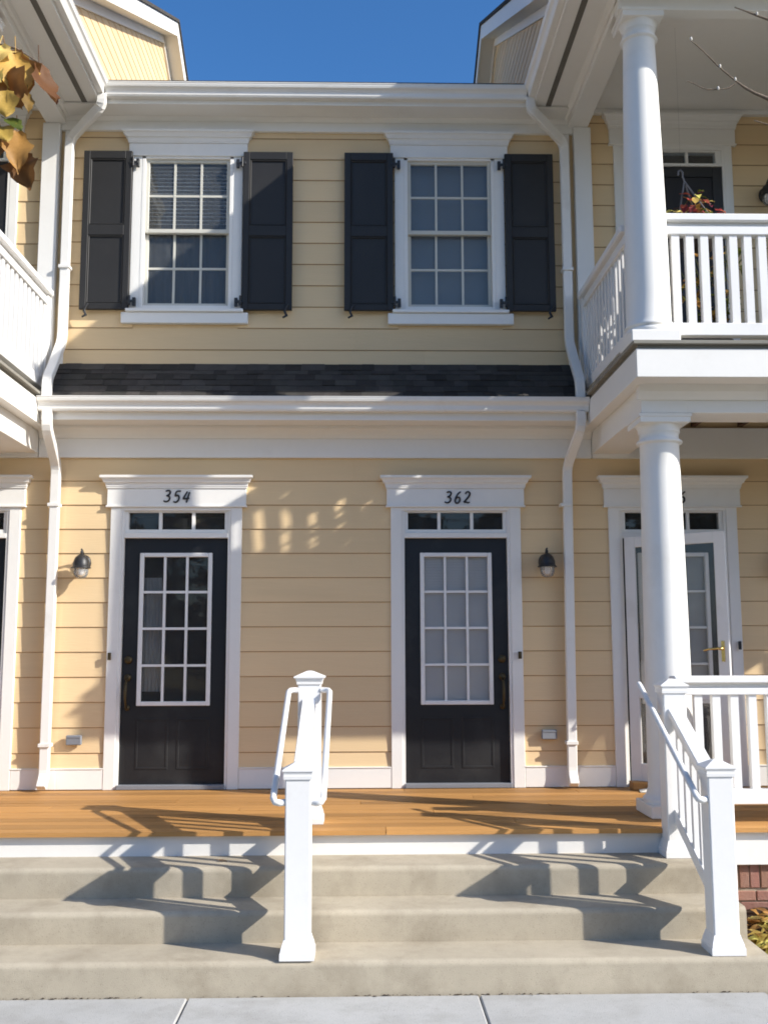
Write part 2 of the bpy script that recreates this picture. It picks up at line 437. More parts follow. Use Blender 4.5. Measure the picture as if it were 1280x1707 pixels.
DIG = {
 '3': [[(.08, .93), (.25, 1), (.55, 1), (.72, .92), (.72, .75), (.55, .60), (.33, .55), (.60, .50), (.80, .36), (.76, .14), (.52, 0), (.2, .0), (0, .10)]],
 '5': [[(.85, 1), (.28, .97), (.18, .56), (.45, .62), (.72, .50), (.78, .28), (.62, .06), (.35, -.02), (.05, .06)]],
 '4': [[(.42, 1), (.05, .40), (.12, .34), (.9, .38)], [(.78, .95), (.66, .5), (.58, -.02)]],
 '6': [[(.72, 1), (.40, .82), (.15, .48), (.10, .20), (.25, .0), (.55, -.02), (.78, .16), (.74, .40), (.50, .52), (.25, .42), (.12, .24)]],
 '2': [[(.08, .80), (.22, .97), (.52, 1), (.74, .86), (.68, .62), (.40, .34), (.06, .05), (.35, .06), (.62, 0), (.9, .05)]],
}
def digits(parent, text, x0, z0, h, pitch, y, drop=0.0):
    for i, ch in enumerate(text):
        mb = MB()
        for st in DIG[ch]:
            n = len(st)
            pts = []
            for k in range(n - 1):                       # Catmull-Rom for a hand-drawn curve
                p0, p1, p2, p3 = st[max(k - 1, 0)], st[k], st[k + 1], st[min(k + 2, n - 1)]
                for t in (0, .25, .5, .75):
                    f = lambda a, b, c, d: .5 * (2 * b + (c - a) * t + (2 * a - 5 * b + 4 * c - d) * t * t + (3 * b - a - 3 * c + d) * t ** 3)
                    pts.append((f(p0[0], p1[0], p2[0], p3[0]), f(p0[1], p1[1], p2[1], p3[1])))
            pts.append(st[-1])
            P = [(x0 + i * pitch + (a * .62 + b * .16) * h, y, z0 - i * drop + b * h) for a, b in pts]
            R = [(.0042 + .0034 * abs(math.sin(2.2 * k / len(P) + .5))) * (h / .09) for k in range(len(P))]
            mb.tube(P, R, 6)
        mb.build('numeral', 'iron', parent)

# ================================================================== SETTING
ZG = -0.6834; RISE = 0.1754
B(-400, 400, -500, 500, ZG - .6, ZG - .30).build('ground', 'grass', kind='structure')
B(-60, 60, -22, -6.4, ZG - .30, ZG - .12).build('road', 'asphalt', kind='structure')
B(-60, 60, -6.4, -6.25, ZG - .30, ZG).build('kerb', 'paving', None, .015, 'structure')
B(-60, 60, -6.25, -4.42, ZG - .30, ZG - .01).build('verge', 'grass', kind='structure')
B(-60, 60, -60, -22, ZG - .30, ZG - .03).build('far_lawn', 'grass', kind='structure')
sw = B(-60, 60, -4.42, -2.9, ZG - .30, ZG - .05).build('sidewalk', 'mortar', kind='structure')
sx = [-0.905 + 1.53 * k for k in range(-5, 6)]
slab = MB().box(.003, 1.527, -4.415, -2.893, ZG - .049, ZG).mesh('paving_slab', (0.765, -3.65, ZG - .049), .008); slab.materials.append(M['paving'])
for x in sx: inst('paving_slab', slab, (x + .765, -3.65, ZG - .049), sw)
B(-60, 60, -2.888, 8, ZG - .30, ZG - .06).build('yard_soil', 'mulch', kind='structure')

# planting bed, right of the steps
bed = MB()
NX, NY = 40, 14
bx0, bx1, by0, by1 = 2.235, 6.2, -2.84, -1.87
def bedz(x, y):
    return ZG + .10 + .03 * math.sin(5 * x + 3 * y) + .02 * math.sin(13 * x - 7 * y) + .05 * (y + 2.84)
vs = [(bx0 + (bx1 - bx0) * i / NX, by0 + (by1 - by0) * j / NY, bedz(bx0 + (bx1 - bx0) * i / NX, by0 + (by1 - by0) * j / NY)) for j in range(NY + 1) for i in range(NX + 1)]
fs = [(j * (NX + 1) + i, j * (NX + 1) + i + 1, (j + 1) * (NX + 1) + i + 1, (j + 1) * (NX + 1) + i) for j in range(NY) for i in range(NX)]
bed.add(vs, fs, True); bed.box(bx0, bx1, by0 - .03, by0, ZG - .05, ZG + .13)
bed.build('planting_bed', 'mulch', kind='structure')

# ================================================================== STEPS
XL = lambda x: -0.74 - x                 # mirror of x about the middle of the recess
SX0, SX1 = XL(2.19), 2.19
def step_prof(yf, zt, zb, yback, r=.028):
    p = [(yf, zb)]
    for k in range(6):
        a = math.pi / 2 * k / 5
        p.append((yf + r - r * math.cos(a) - .0, zt - r + r * math.sin(a)))
    p += [(yback, zt + .004), (yback, zb)]
    return p
st = MB()
zt1, zt2, zt3 = ZG + RISE, ZG + 2 * RISE, ZG + 3 * RISE
prof = [(-2.885, ZG - .06)]
for yf, zt in ((-2.885, zt1), (-2.55, zt2), (-2.235, zt3)):
    zb = zt - RISE
    if zt != zt1: prof.append((yf, zb + .004))
    for k in range(7):
        a = math.pi / 2 * k / 6; prof.append((yf + .006 * (1 - k / 6) * 0 + .032 - .032 * math.cos(a), zt - .032 + .032 * math.sin(a)))
prof += [(-1.80, zt3 + .003), (-1.80, ZG - .06)]
st.extrude_x(prof, SX0, SX1)
steps = st.build('concrete_steps', 'concrete', None, 0)
tag(steps, 'three broad poured concrete steps with rounded edges leading up to the porch', 'steps')

# ================================================================== PORCH DECK
DX0, DX1 = XL(6.3), 6.3
deck = thing('porch_deck', (0, -1, ZG), 'low front porch deck of orange stained boards with white skirt', 'deck')
nb = 14; pitch = 1.925 / nb
for i in range(nb):
    y0 = -1.935 + i * pitch
    x = DX0 - (i * 1.37 % 3.6)
    while x < DX1:
        a, b = max(x, DX0), min(x + 3.6, DX1)
        if b - a > .05:
            me = unit(('deck_board', round(b - a, 2)), lambda: MB().box(-(b - a) / 2 + .002, (b - a) / 2 - .002, 0, pitch - .007, -.028, 0), 'deck')
            inst('deck_board', me, ((a + b) / 2, y0, random.uniform(-.0015, .0)), deck)
        x += 3.6
B(DX0, DX1, -1.895, -1.87, -.235, -.030).build('skirt_board', 'trim', deck, .003)
B(DX0, DX1, -1.86, -.02, -.12, -.034).build('deck_frame', 'joist', deck)

# brick foundation right of the steps
fnd = thing('brick_foundation', (4.2, -1.8, ZG), 'red brick porch foundation with a row of upright bricks below the white skirt', 'brick wall')
B(2.196, 6.3, -1.842, -1.7, ZG - .1, -.19).build('mortar', 'mortar', fnd)
bs = MB().box(-.0295, .0295, -.012, .06, 0, .19).mesh('brick', (0, 0, 0), .004); bs.materials.append(M['brick'])
bt = MB().box(-.0985, .0985, -.012, .06, 0, .0585).mesh('brick', (0, 0, 0), .004); bt.materials.append(M['brick'])
x = 2.235
while x < 6.25:
    inst('brick', bs, (x, -1.842 + random.uniform(-.003, .003), -.385), fnd); x += .0675
for r in range(4):
    x = 2.20 + (0.105 if r % 2 == 0 else 0.0); 
    while x < 6.1:
        inst('brick', bt, (x + .1, -1.842 + random.uniform(-.003, .003), -.462 - r * .068), fnd); x += .2065

# ================================================================== DOORS
def doorway(parent, cx, knob, glass, number=None, cover=None, closed=True, bell=None):
    """street door with casing, transom of three panes, crowned header; knob = -1 left / +1 right"""
    d = node('doorway', (cx, 0, 0), parent)
    for s in (-1, 1):
        B(cx + s * .452, cx + s * .545, -.013, .02, .0, 2.303).build('casing', 'trim', d, .003)
        B(cx + s * .430, cx + s * .452, -.004, .11, .0, 2.303).build('jamb', 'trim', d, .002)
    header(d, cx, .578, 2.315, 2.462, 2.567)
    B(cx - .452, cx + .452, -.010, .11, 2.275, 2.303).build('head_jamb', 'trim', d, .002)
    B(cx - .43, cx + .43, -.008, .10, 2.046, 2.086).build('transom_bar', 'trim', d, .002)
    B(cx - .43, cx + .43, .012, .07, 2.088, 2.118).build('transom_sill', 'trim', d, .002)
    for s in (-1, 1): B(cx + s * .40, cx + s * .43, .012, .07, 2.118, 2.274).build('transom_stile', 'trim', d)
    lite_grid(d, cx - .40, cx + .40, 2.118, 2.262, 3, 1, .026, .04, 'trim', glass, .02)
    B(cx - .40, cx + .40, .012, .07, 2.262, 2.274).build('transom_head', 'trim', d)
    B(cx - .435, cx + .435, -.03, .10, 0.002, .038).build('threshold', 'outlet', d, .004)
    # slab with stiles and rails round the glazed opening
    g0, g1, h0, h1 = cx - .272, cx + .272, .695, 1.895
    sl_ = MB()
    for a, b, c, e in ((cx - .428, g0, .04, 2.045), (g1, cx + .428, .04, 2.045), (g0, g1, .04, h0), (g0, g1, h1, 2.045)):
        sl_.box(a, b, .035, .078, c, e)
    sl_.build('door_slab', 'door', d)
    for s in (-1, 1):                                    # raised panels low on the door
        MB().rect_loft(cx + s * .155 - .10, cx + s * .155 + .10, .0345, .036, [(.0, 0), (.01, 0)]) if False else None
        x0, x1 = (cx - .30, cx - .035) if s < 0 else (cx + .035, cx + .30)
        mb = MB()
        for (a, b, c, e) in ((x0, x1, .545, .565), (x0, x1, .155, .175), (x0, x0 + .02, .175, .545), (x1 - .02, x1, .175, .545)):
            mb.box(a, b, .0305, .036, c, e)
        mb.build('door_panel', 'door', d, .003)
    fr = MB()
    for a, b, c, e in ((g0 - .028, g0 + .006, h0 - .028, h1 + .028), (g1 - .006, g1 + .028, h0 - .028, h1 + .028),
                       (g0 + .006, g1 - .006, h0 - .028, h0 + .006), (g0 + .006, g1 - .006, h1 - .006, h1 + .028)):
        fr.box(a, b, .018, .050, c, e)
    fr.build('lite_frame', 'vinyl', d, .004)
    lite_grid(d, g0 + .006, g1 - .006, h0 + .006, h1 - .006, 3, 4, .020, .045, 'vinyl', glass, .017)
    # hardware
    kx = cx + knob * .375
    MB().lathe(0, 0, [(.030, 0), (.030, .008), (.022, .014), (.012, .016)], 20).build('tmp', 'brass', None) if False else None
    def disc(name, z, r, y=.035):
        mb = MB(); mb.lathe(0, 0, [(r, 0), (r, .008), (r * .75, .016), (r * .35, .020)], 20)
        mb.v = [(kx + a, y - c, z + b) for a, b, c in mb.v]; return mb.build(name, 'brass', d)
    disc('deadbolt', 1.04, .034); disc('handle_rose', .895, .030); disc('handle_foot', .65, .024)
    MB().tube([(kx, .02, .88), (kx, -.035, .855), (kx, -.048, .79), (kx, -.042, .72), (kx, -.012, .665), (kx, .025, .65)], [.009, .010, .012, .011, .009, .008], 8).build('handle', 'brass', d)
    if bell:
        B(cx + bell * .515 - .014, cx + bell * .515 + .014, -.045, -.029, 1.04, 1.10).build('doorbell', 'brass', d, .003)
    if number: digits(d, number[0], cx + number[1], number[2], .092, .079, -.026, number[3])
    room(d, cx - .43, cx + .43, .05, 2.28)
    if cover == 'blind':
        mb = MB(); z = h0 + .0
        while z < h1:
            mb.hexa([(g0, .060, z), (g1, .060, z), (g1, .063, z + .001), (g0, .063, z + .001), (g0, .066, z + .0232), (g1, .066, z + .0232), (g1, .069, z + .0236), (g0, .069, z + .0236)])
            z += .0235
        mb.build('blind', 'blind', d)
    elif cover == 'curtain':
        mb = MB(); n = 26; vs = []
        for k in range(n + 1):
            x = g0 + .005 + .165 * k / n; y = .085 + .008 * math.sin(k * 1.3)
            for z in (.78, 1.15, 1.45, 1.72): 
                vs.append((g0 + (x - g0) * (1.0 if z < 1.5 else .85), y, z))
        fs = [(k * 4 + j, (k + 1) * 4 + j, (k + 1) * 4 + j + 1, k * 4 + j + 1) for k in range(n) for j in range(3)]
        mb.add(vs, fs, True); mb.build('curtain', 'curtain', d)
    return d

# ================================================================== CENTRE HOUSE
CX1, CX2 = -1.535, 0.797
WX1, WX2 = -1.503, 0.775
house = thing('townhouse', (-.37, 0, 0), 'pale yellow clapboard townhouse set back in the middle with twin black doors and shuttered windows', 'house')
holes_lo = [(CX1 - .452, CX1 + .452, 0, 2.302), (CX2 - .452, CX2 + .452, 0, 2.302)]
holes_up = [(WX1 - .40, WX1 + .40, 4.05, 5.39), (WX2 - .40, WX2 + .40, 4.05, 5.39)]
LX0, LX1 = XL(1.715), 1.715
UX0, UX1 = XL(1.86), 1.86
wall = wall_holes(LX0, LX1, -.1, 3.3, holes_lo).build('wall', 'siding', house)
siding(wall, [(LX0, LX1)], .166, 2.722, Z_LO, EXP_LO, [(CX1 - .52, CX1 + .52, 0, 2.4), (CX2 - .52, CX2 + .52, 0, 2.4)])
wall2 = wall_holes(UX0, UX1, 3.302, 5.80, holes_up).build('wall', 'siding', house)
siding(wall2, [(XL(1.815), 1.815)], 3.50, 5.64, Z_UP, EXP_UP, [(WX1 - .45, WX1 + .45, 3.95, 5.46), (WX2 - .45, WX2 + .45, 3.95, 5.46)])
for a, b in ((LX0, CX1 - .547), (CX1 + .547, CX2 - .547), (CX2 + .547, LX1)):
    B(a, b, -.010, .012, .004, .163).build('baseboard', 'trim', house, .003)
    B(a, b, -.016, .012, .163, .173).build('base_cap', 'trim', house, .002)
for x in (XL(1.84), 1.79):
    B(x - .0, x + .05, -.010, .012, 3.5, 5.66).build('corner_board', 'trim', house, .003)
doorway(house, CX1, -1, 'door_glass', ('354', -.108, 2.349, .0035), 'curtain', bell=-1)
doorway(house, CX2, 1, 'door_glass', ('362', -.092, 2.340, 0.0), 'blind', bell=1)

def window(cx, shade):
    w_ = node('window', (cx, 0, 3.9), house)
    for s in (-1, 1):
        B(cx + s * .395, cx + s * .478, -.016, .02, 4.01, 5.405).build('casing', 'trim', w_, .003)
        B(cx + s * .365, cx + s * .395, -.018, .09, 4.01, 5.40).build('jamb', 'trim', w_, .002)
    B(cx - .395, cx + .395, -.018, .09, 5.375, 5.405).build('head_jamb', 'trim', w_, .002)
    header(w_, cx, .515, 5.407, 5.515, 5.622)
    B(cx - .50, cx + .50, -.062, .05, 3.982, 4.010).build('sill', 'trim', w_, .004)
    B(cx - .54, cx + .54, -.040, .012, 3.885, 3.981).build('sill_apron', 'trim', w_, .004)
    B(cx - .365, cx + .365, -.012, .08, 4.011, 4.05).build('sill_nose', 'trim', w_, .003)
    def sash(z0, z1, y):
        mb = MB(); t = .028
        for a, b, c, e in ((cx - .364, cx - .364 + t, z0, z1), (cx + .364 - t, cx + .364, z0, z1), (cx - .364 + t, cx + .364 - t, z0, z0 + .036), (cx - .364 + t, cx + .364 - t, z1 - t, z1)):
            mb.box(a, b, y - .018, y + .018, c, e)
        mb.build('sash', 'sash', w_, .003)
        lite_grid(w_, cx - .364 + t, cx + .364 - t, z0 + .036, z1 - t, 3, 2, .019, y, 'sash', 'glass', .010)
    sash(4.705, 5.375, .022); sash(4.05, 4.742, .061)
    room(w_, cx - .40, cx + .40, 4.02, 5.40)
    if shade:
        B(cx - .37, cx + .37, .125, .132, 4.04, 5.38).build('roller_shade', 'shade', w_)
    else:
        mb = MB(); z = 5.36
        while z > 4.80:
            mb.hexa([(cx - .355, .120, z), (cx + .355, .120, z), (cx + .355, .124, z - .001), (cx - .355, .124, z - .001),
                     (cx - .355, .155, z + .010), (cx + .355, .155, z + .010), (cx + .355, .159, z + .009), (cx - .355, .159, z + .009)])
            z -= .035
        mb.box(cx - .355, cx + .355, .12, .16, 4.765, 4.785); mb.build('blind', 'blind', w_)
        mb = MB(); n = 60
        vs = [(cx - .36 + .72 * k / n, .20 + .014 * math.sin(k * .9), z) for k in range(n + 1) for z in (4.06, 5.36)]
        mb.add(vs, [(2 * k, 2 * k + 2, 2 * k + 3, 2 * k + 1) for k in range(n)], True)
        mb.build('sheer_curtain', 'drape', w_)
    return w_
window(WX1, False); window(WX2, True)

def shutter(x0, x1, hinge):
    """hinge = x of the window side; two raised-bead panels"""
    s_ = node('shutter', ((x0 + x1) / 2, -.03, 4.0), house)
    z0, z1 = 4.0, 5.425
    mb = MB()
    pa = [(z0 + .055, z0 + .66), (z0 + .755, z1 - .07)]
    sx0, sx1 = x0 + .055, x1 - .055
    for a, b, c, e in ((x0, sx0, z0, z1), (sx1, x1, z0, z1), (sx0, sx1, z0, pa[0][0]), (sx0, sx1, pa[0][1], pa[1][0]), (sx0, sx1, pa[1][1], z1)):
        mb.box(a, b, -.056, -.024, c, e)
    mb.build('shutter_frame', 'shutter', s_, .003)
    for c, e in pa:
        B(sx0, sx1, -.040, -.026, c, e).build('shutter_panel', 'shutter', s_)
        q = MB()
        for a, b, g, h in ((sx0 + .002, sx0 + .014, c + .002, e - .002), (sx1 - .014, sx1 - .002, c + .002, e - .002), (sx0 + .014, sx1 - .014, c + .002, c + .014), (sx0 + .014, sx1 - .014, e - .014, e - .002)):
            q.box(a, b, -.052, -.0395, g, h)
        q.build('shutter_bead', 'shutter', s_, .004)
    d = 1 if hinge > (x0 + x1) / 2 else -1
    hx = x1 if d > 0 else x0
    for z in (z0 + .06, z1 - .115):
        mb = B(hx - d * .02, hx + d * .055, -.064, -.052, z, z + .022); mb.tube([(hx + d * .01, -.062, z - .025), (hx + d * .01, -.062, z + .06)], .010, 8)
        mb.box(hx + d * .035, hx + d * .062, -.060, -.030, z - .028, z + .045); mb.build('hinge', 'iron', s_, .002)
    ox = x0 + .055 if d > 0 else x1 - .055
    MB().tube([(ox + .03, -.068, z0 + .045), (ox + .01, -.075, z0 + .015), (ox - .005, -.07, z0 - .02), (ox + .012, -.07, z0 - .055), (ox - .02, -.075, z0 - .075)], [.006, .010, .012, .013, .008], 8).build('shutter_dog', 'iron', s_)
shutter(-2.397, -1.981, 0); shutter(-1.017, -.588, -3); shutter(-.141, .283, 3); shutter(1.258, 1.681, -3)

# lower cornice: frieze, crown, soffit, fascia, gutter, pent roof with shingles
FX0, FX1 = XL(1.955), 1.955
GX0, GX1 = XL(1.855), 1.855
B(FX0, FX1, -.026, .012, 2.722, 2.885).build('frieze_board', 'trim', house, .003)
MB().extrude_x([(.012, 2.885), (-.028, 2.885), (-.034, 2.895), (-.044, 2.915), (-.066, 2.945), (-.085, 2.962), (-.086, 2.984), (.012, 2.984)], FX0, FX1).build('frieze_moulding', 'trim', house)
B(GX0, GX1, -.322, .012, 2.985, 2.998).build('soffit', 'trim', house)
B(GX0, GX1, -.344, -.322, 2.975, 3.115).build('fascia', 'trim', house, .003)
def gutter_prof(yb, zt, h=.105, d=.115):
    # K-style trough, closed profile (y towards the street is negative)
    return [(yb, zt - h), (yb - d * .52, zt - h), (yb - d * .60, zt - h * .86), (yb - d * .63, zt - h * .60), (yb - d * .74, zt - h * .42), (yb - d * .90, zt - h * .30), (yb - d * .96, zt - h * .12),
            (yb - d * .96, zt), (yb - d, zt), (yb - d, zt + .006), (yb - d * .84, zt + .006), (yb - d * .84, zt - .012), (yb - d * .1, zt - .035), (yb - .002, zt - .035), (yb, zt + .004)]
MB().extrude_x(gutter_prof(-.345, 3.142), GX0, GX1).build('gutter', 'gutter', house)
# pent roof
ry0, rz0, ry1, rz1 = -.385, 3.155, .012, 3.545
sl_len = math.hypot(ry1 - ry0, rz1 - rz0); ua = math.atan2(rz1 - rz0, ry1 - ry0)
roof = MB().hexa([(GX0, ry0, rz0 - .03), (GX1, ry0, rz0 - .03), (GX1, ry1, rz1 - .03), (GX0, ry1, rz1 - .03),
                  (GX0, ry0, rz0), (GX1, ry0, rz0), (GX1, ry1, rz1), (GX0, ry1, rz1)]).build('pent_roof', 'shingle', house)
rows = 6; ex = sl_len / rows
for r in range(rows):
    x = GX0 - random.uniform(0, .12); 
    while x < GX1 - .02:
        wd = random.choice((.11, .14, .17, .20)); a, b = max(x, GX0 + .002), min(x + wd, GX1 - .002); x += wd
        if b - a < .02: continue
        th = random.choice((.007, .007, .013))
        me = unit(('shingle', round(b - a, 2), th), lambda: MB().hexa([(-(b - a) / 2 + .0015, 0, .001), ((b - a) / 2 - .0015, 0, .001), ((b - a) / 2 - .0015, ex * 1.25, .001), (-(b - a) / 2 + .0015, ex * 1.25, .001),
                                                                   (-(b - a) / 2 + .0015, 0, th), ((b - a) / 2 - .0015, 0, th), ((b - a) / 2 - .0015, ex * 1.25, .002), (-(b - a) / 2 + .0015, ex * 1.25, .002)]), 'shingle')
        s0 = r * ex - .015 + random.uniform(-.004, .004)
        if r == rows - 1: s0 -= .03
        inst('shingle', me, ((a + b) / 2, ry0 + s0 * math.cos(ua), rz0 + s0 * math.sin(ua) + .002 + r * .0008), roof, (ua, 0, 0))

# upper cornice
EX0, EX1 = XL(1.50), 1.50
B(XL(1.87), 1.87, -.026, .012, 5.630, 5.715).build('frieze_board', 'trim', house, .003)
MB().extrude_x([(.012, 5.715), (-.028, 5.715), (-.036, 5.722), (-.05, 5.735), (-.06, 5.748), (.012, 5.748)], XL(1.84), 1.84).build('frieze_moulding', 'trim', house)
B(XL(1.84), 1.84, -.245, .012, 5.749, 5.765).build('soffit', 'trim', house)
B(XL(1.505), 1.505, -.268, -.245, 5.743, 5.785).build('fascia', 'trim', house, .003)
B(XL(1.505), 1.505, -.260, -.246, 5.786, 5.88).build('fascia', 'trim', house, .003)
MB().extrude_x(gutter_prof(-.261, 5.882, .10, .115), XL(1.42), 1.42).build('gutter', 'gutter', house)
MB().hexa([(XL(1.635), -.35, 5.880), (1.635, -.35, 5.880), (1.635, 3.2, 7.45), (XL(1.635), 3.2, 7.45), (XL(1.635), -.35, 5.912), (1.635, -.35, 5.912), (1.635, 3.2, 7.50), (XL(1.635), 3.2, 7.50)]).build('roof', 'shingle', house)
MB().hexa([(XL(1.635), 3.2, 7.45), (1.635, 3.2, 7.45), (1.635, 6.8, 5.85), (XL(1.635), 6.8, 5.85), (XL(1.635), 3.2, 7.50), (1.635, 3.2, 7.50), (1.635, 6.8, 5.90), (XL(1.635), 6.8, 5.90)]).build('roof', 'shingle', house)
B(XL(1.79), 1.79, 6.4, 6.5, ZG, 5.9).build('rear_wall', 'siding', house)

# downspouts
def downspout(pts, straps, kick=None):
    o = MB().duct(pts, .076, .056).build('downspout', 'gutter', house, .006)
    for x, z in straps:
        B(x - .047, x + .047, -.105, -.012, z, z + .028).build('strap', 'gutter', o, .002)
    return o
UXd = 1.782; LXd = 1.722
for mir in (False, True):
    X = XL if mir else (lambda v: v)
    downspout([(X(1.452), -.315, 5.80), (X(1.452), -.315, 5.70), (X(UXd), -.062, 5.52), (X(UXd), -.062, 3.72), (X(UXd + .01), -.30, 3.40), (X(UXd + .01), -.395, 3.30), (X(UXd + .01), -.405, 3.12)], [(X(UXd), 4.35)])
    lx = -2.535 if mir else 1.715; tx = -2.520 if mir else 1.790
    downspout([(tx, -.40, 3.04), (tx, -.40, 2.90), (lx + (.005 if mir else .02), -.066, 2.64), (lx, -.062, .12), (lx, -.13, .035)], [(lx, 2.30), (lx, .35)])

# ================================================================== WINGS
RZ0, RSL, RY, RX = 7.0, .525, 3.0, 1.45     # rake: height at the wall plane, slope, ridge, outer face

def wing(mir, label):
    X = XL if mir else (lambda v: v)
    def bx(x0, x1, *a): return B(X(x0), X(x1), *a)
    wg = thing('townhouse', (X(4.0), 0, 0), label, 'house')
    dc = X(2.63); uc = X(2.755)
    hl = [(dc - .452, dc + .452, 0, 2.302)]
    hu = [(uc - .455, uc + .455, 3.16, 5.50)]
    a, b = sorted((X(1.715), X(6.3)))
    wl = wall_holes(a, b, -.1, 3.10, hl).build('wall', 'siding', wg)
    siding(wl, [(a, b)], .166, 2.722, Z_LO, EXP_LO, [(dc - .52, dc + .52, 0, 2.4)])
    a, b = sorted((X(1.86), X(6.3)))
    wu = wall_holes(a, b, 3.10, 5.95, hu).build('wall', 'siding', wg)
    a, b = sorted((X(2.025), X(6.3)))
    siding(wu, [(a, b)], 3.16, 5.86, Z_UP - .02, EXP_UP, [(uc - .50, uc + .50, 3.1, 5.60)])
    for p, q in ((1.715, 2.63 - .547), (2.63 + .547, 6.3)):
        bx(p, q, -.010, .012, .004, .163).build('baseboard', 'trim', wg, .003)
        bx(p, q, -.016, .012, .163, .173).build('base_cap', 'trim', wg, .002)
    bx(1.962, 6.3, -.026, .012, 2.722, 2.985).build('frieze_board', 'trim', wg, .003)
    # ground floor door
    doorway(wg, dc, 1 if not mir else -1, 'door_glass', ('366', -.105, 2.343, 0) if not mir else None, 'blind')
    # balcony door
    d = node('balcony_door', (uc, 0, 3.16), wg)
    for s in (-1, 1):
        B(uc + s * .455, uc + s * .525, -.014, .02, 3.17, 5.545).build('casing', 'trim', d, .003)
        B(uc + s * .435, uc + s * .455, -.012, .1, 3.17, 5.54).build('jamb', 'trim', d)
    header(d, uc, .56, 5.547, 5.69, 5.815)
    B(uc - .455, uc + .455, -.018, .1, 5.495, 5.545).build('head_jamb', 'trim', d)
    B(uc - .435, uc + .435, -.016, .09, 5.345, 5.368).build('transom_bar', 'trim', d)
    for s in (-1, 1): B(uc + s * .385, uc + s * .435, .0, .07, 5.368, 5.495).build('transom_stile', 'trim', d)
    lite_grid(d, uc - .385, uc + .385, 5.368, 5.485, 3, 1, .022, .03, 'trim', 'glass', .02)
    B(uc - .385, uc + .385, .0, .07, 5.485, 5.495).build('transom_head', 'trim', d)
    mb = MB()
    for p, q, r, s in ((-.433, -.35, 3.19, 5.343), (.35, .433, 3.19, 5.343), (-.35, .35, 3.19, 3.42), (-.35, .35, 5.25, 5.343), (-.35, .35, 4.16, 4.24)):
        mb.box(uc + p, uc + q, .0, .03, r, s)
    mb.build('screen_frame', 'iron', d, .003)
    B(uc - .35, uc + .35, .014, .018, 3.42, 4.16).build('screen_panel', 'screen', d); B(uc - .35, uc + .35, .014, .018, 4.24, 5.25).build('screen_panel', 'screen', d)
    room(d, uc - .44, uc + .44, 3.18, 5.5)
    # pilaster where the upper beam meets the wall
    bx(1.872, 2.022, -.055, .012, 3.191, 5.68).build('pilaster', 'trim', wg, .004)
    # ---- lower beams, balcony floor, fascia
    bx(1.96, 2.28, -1.58, .010, 2.757, 3.08).build('side_beam', 'trim', wg, .004)
    bx(1.964, 6.10, -1.577, -1.27, 2.760, 3.08).build('front_beam', 'trim', wg, .004)
    bx(5.78, 6.10, -1.574, .010, 2.763, 3.08).build('side_beam', 'trim', wg, .004)
    # crown between beam and fascia, soffit of the overhang
    bx(1.88, 6.2, -1.85, -1.585, 2.948, 2.96).build('overhang_soffit', 'trim', wg)
    MB().extrude_x([(-1.579, 2.85), (-1.60, 2.85), (-1.612, 2.865), (-1.64, 2.90), (-1.66, 2.947), (-1.579, 2.947)], X(1.93), X(6.13)).build('beam_moulding', 'trim', wg)
    bx(1.88, 1.958, -1.84, .010, 2.944, 2.957).build('overhang_soffit', 'trim', wg)
    bx(1.860, 6.20, -1.872, -1.85, 2.940, 3.136).build('fascia', 'trim', wg, .003)
    bx(1.860, 1.88, -1.849, .008, 2.941, 3.136).build('fascia', 'trim', wg, .003)
    fl = bx(1.835, 6.22, -1.900, .010, 3.164, 3.190).build('balcony_floor', 'grey_wood', wg, .003)
    bx(1.872, 6.20, -1.862, .010, 3.137, 3.163).build('floor_rim', 'grey_wood', wg)
    for k in range(9):
        x = 2.42 + .40 * k
        bx(x, x + .04, -1.26, .0, 3.0, 3.136).build('joist', 'joist', wg)
    # ---- columns
    def column(cx, cy, z0, z1, rb, rt, pw, ph, aw, name):
        c = node('column', (X(cx), cy, z0), wg)
        x = X(cx)
        B(x - pw / 2, x + pw / 2, cy - pw / 2, cy + pw / 2, z0, z0 + ph).build('plinth', 'trim', c, .006)
        zb = z0 + ph
        pr = [(pw * .485, zb), (pw * .495, zb + .015), (pw * .49, zb + .03), (pw * .455, zb + .042), (rb * 1.10, zb + .048), (rb * 1.06, zb + .065), (rb, zb + .10)]
        H = z1 - zb
        for k in range(1, 13):
            t = k / 12; z = zb + .10 + t * (H - .10 - .20)
            pr.append((rb + (rt - rb) * (t ** 1.5), z))
        zt = z1 - .20
        pr += [(rt * 1.04, zt + .008), (rt * 1.16, zt + .012), (rt * 1.18, zt + .022), (rt * 1.14, zt + .032), (rt * 1.02, zt + .036), (rt, zt + .05), (rt, zt + .082), (rt * 1.05, zt + .086), (rt * 1.08, zt + .094), (aw * .40, zt + .115), (aw * .455, zt + .14)]
        MB().lathe(x, cy, pr, 48).build('shaft', 'trim', c)
        MB().rect_loft(x - aw / 2, x + aw / 2, cy - aw / 2, cy + aw / 2, [(z1 - .062, -.012), (z1 - .058, -.004), (z1 - .022, -.004), (z1 - .020, .004), (z1 - .001, .006)]).build('abacus', 'trim', c)
    for cx in (2.13, 5.93): column(cx, -1.40, .001, 2.757, .160, .136, .40, .085, .36, 'lower')
    for cx in (2.005, 6.02): column(cx, -1.69, 3.191, 5.645, .152, .112, .335, .085, .30, 'upper')
    bx(6.105, 6.20, -1.25, .0, .003, 2.755).build('added_sun_block', 'trim', wg, .003)  # unseen panel added at the far end to keep sun off the porch wall
    bx(6.105, 6.20, -1.60, .0, 3.192, 5.66).build('added_sun_block', 'trim', wg, .003)  # same added sun block for the balcony above
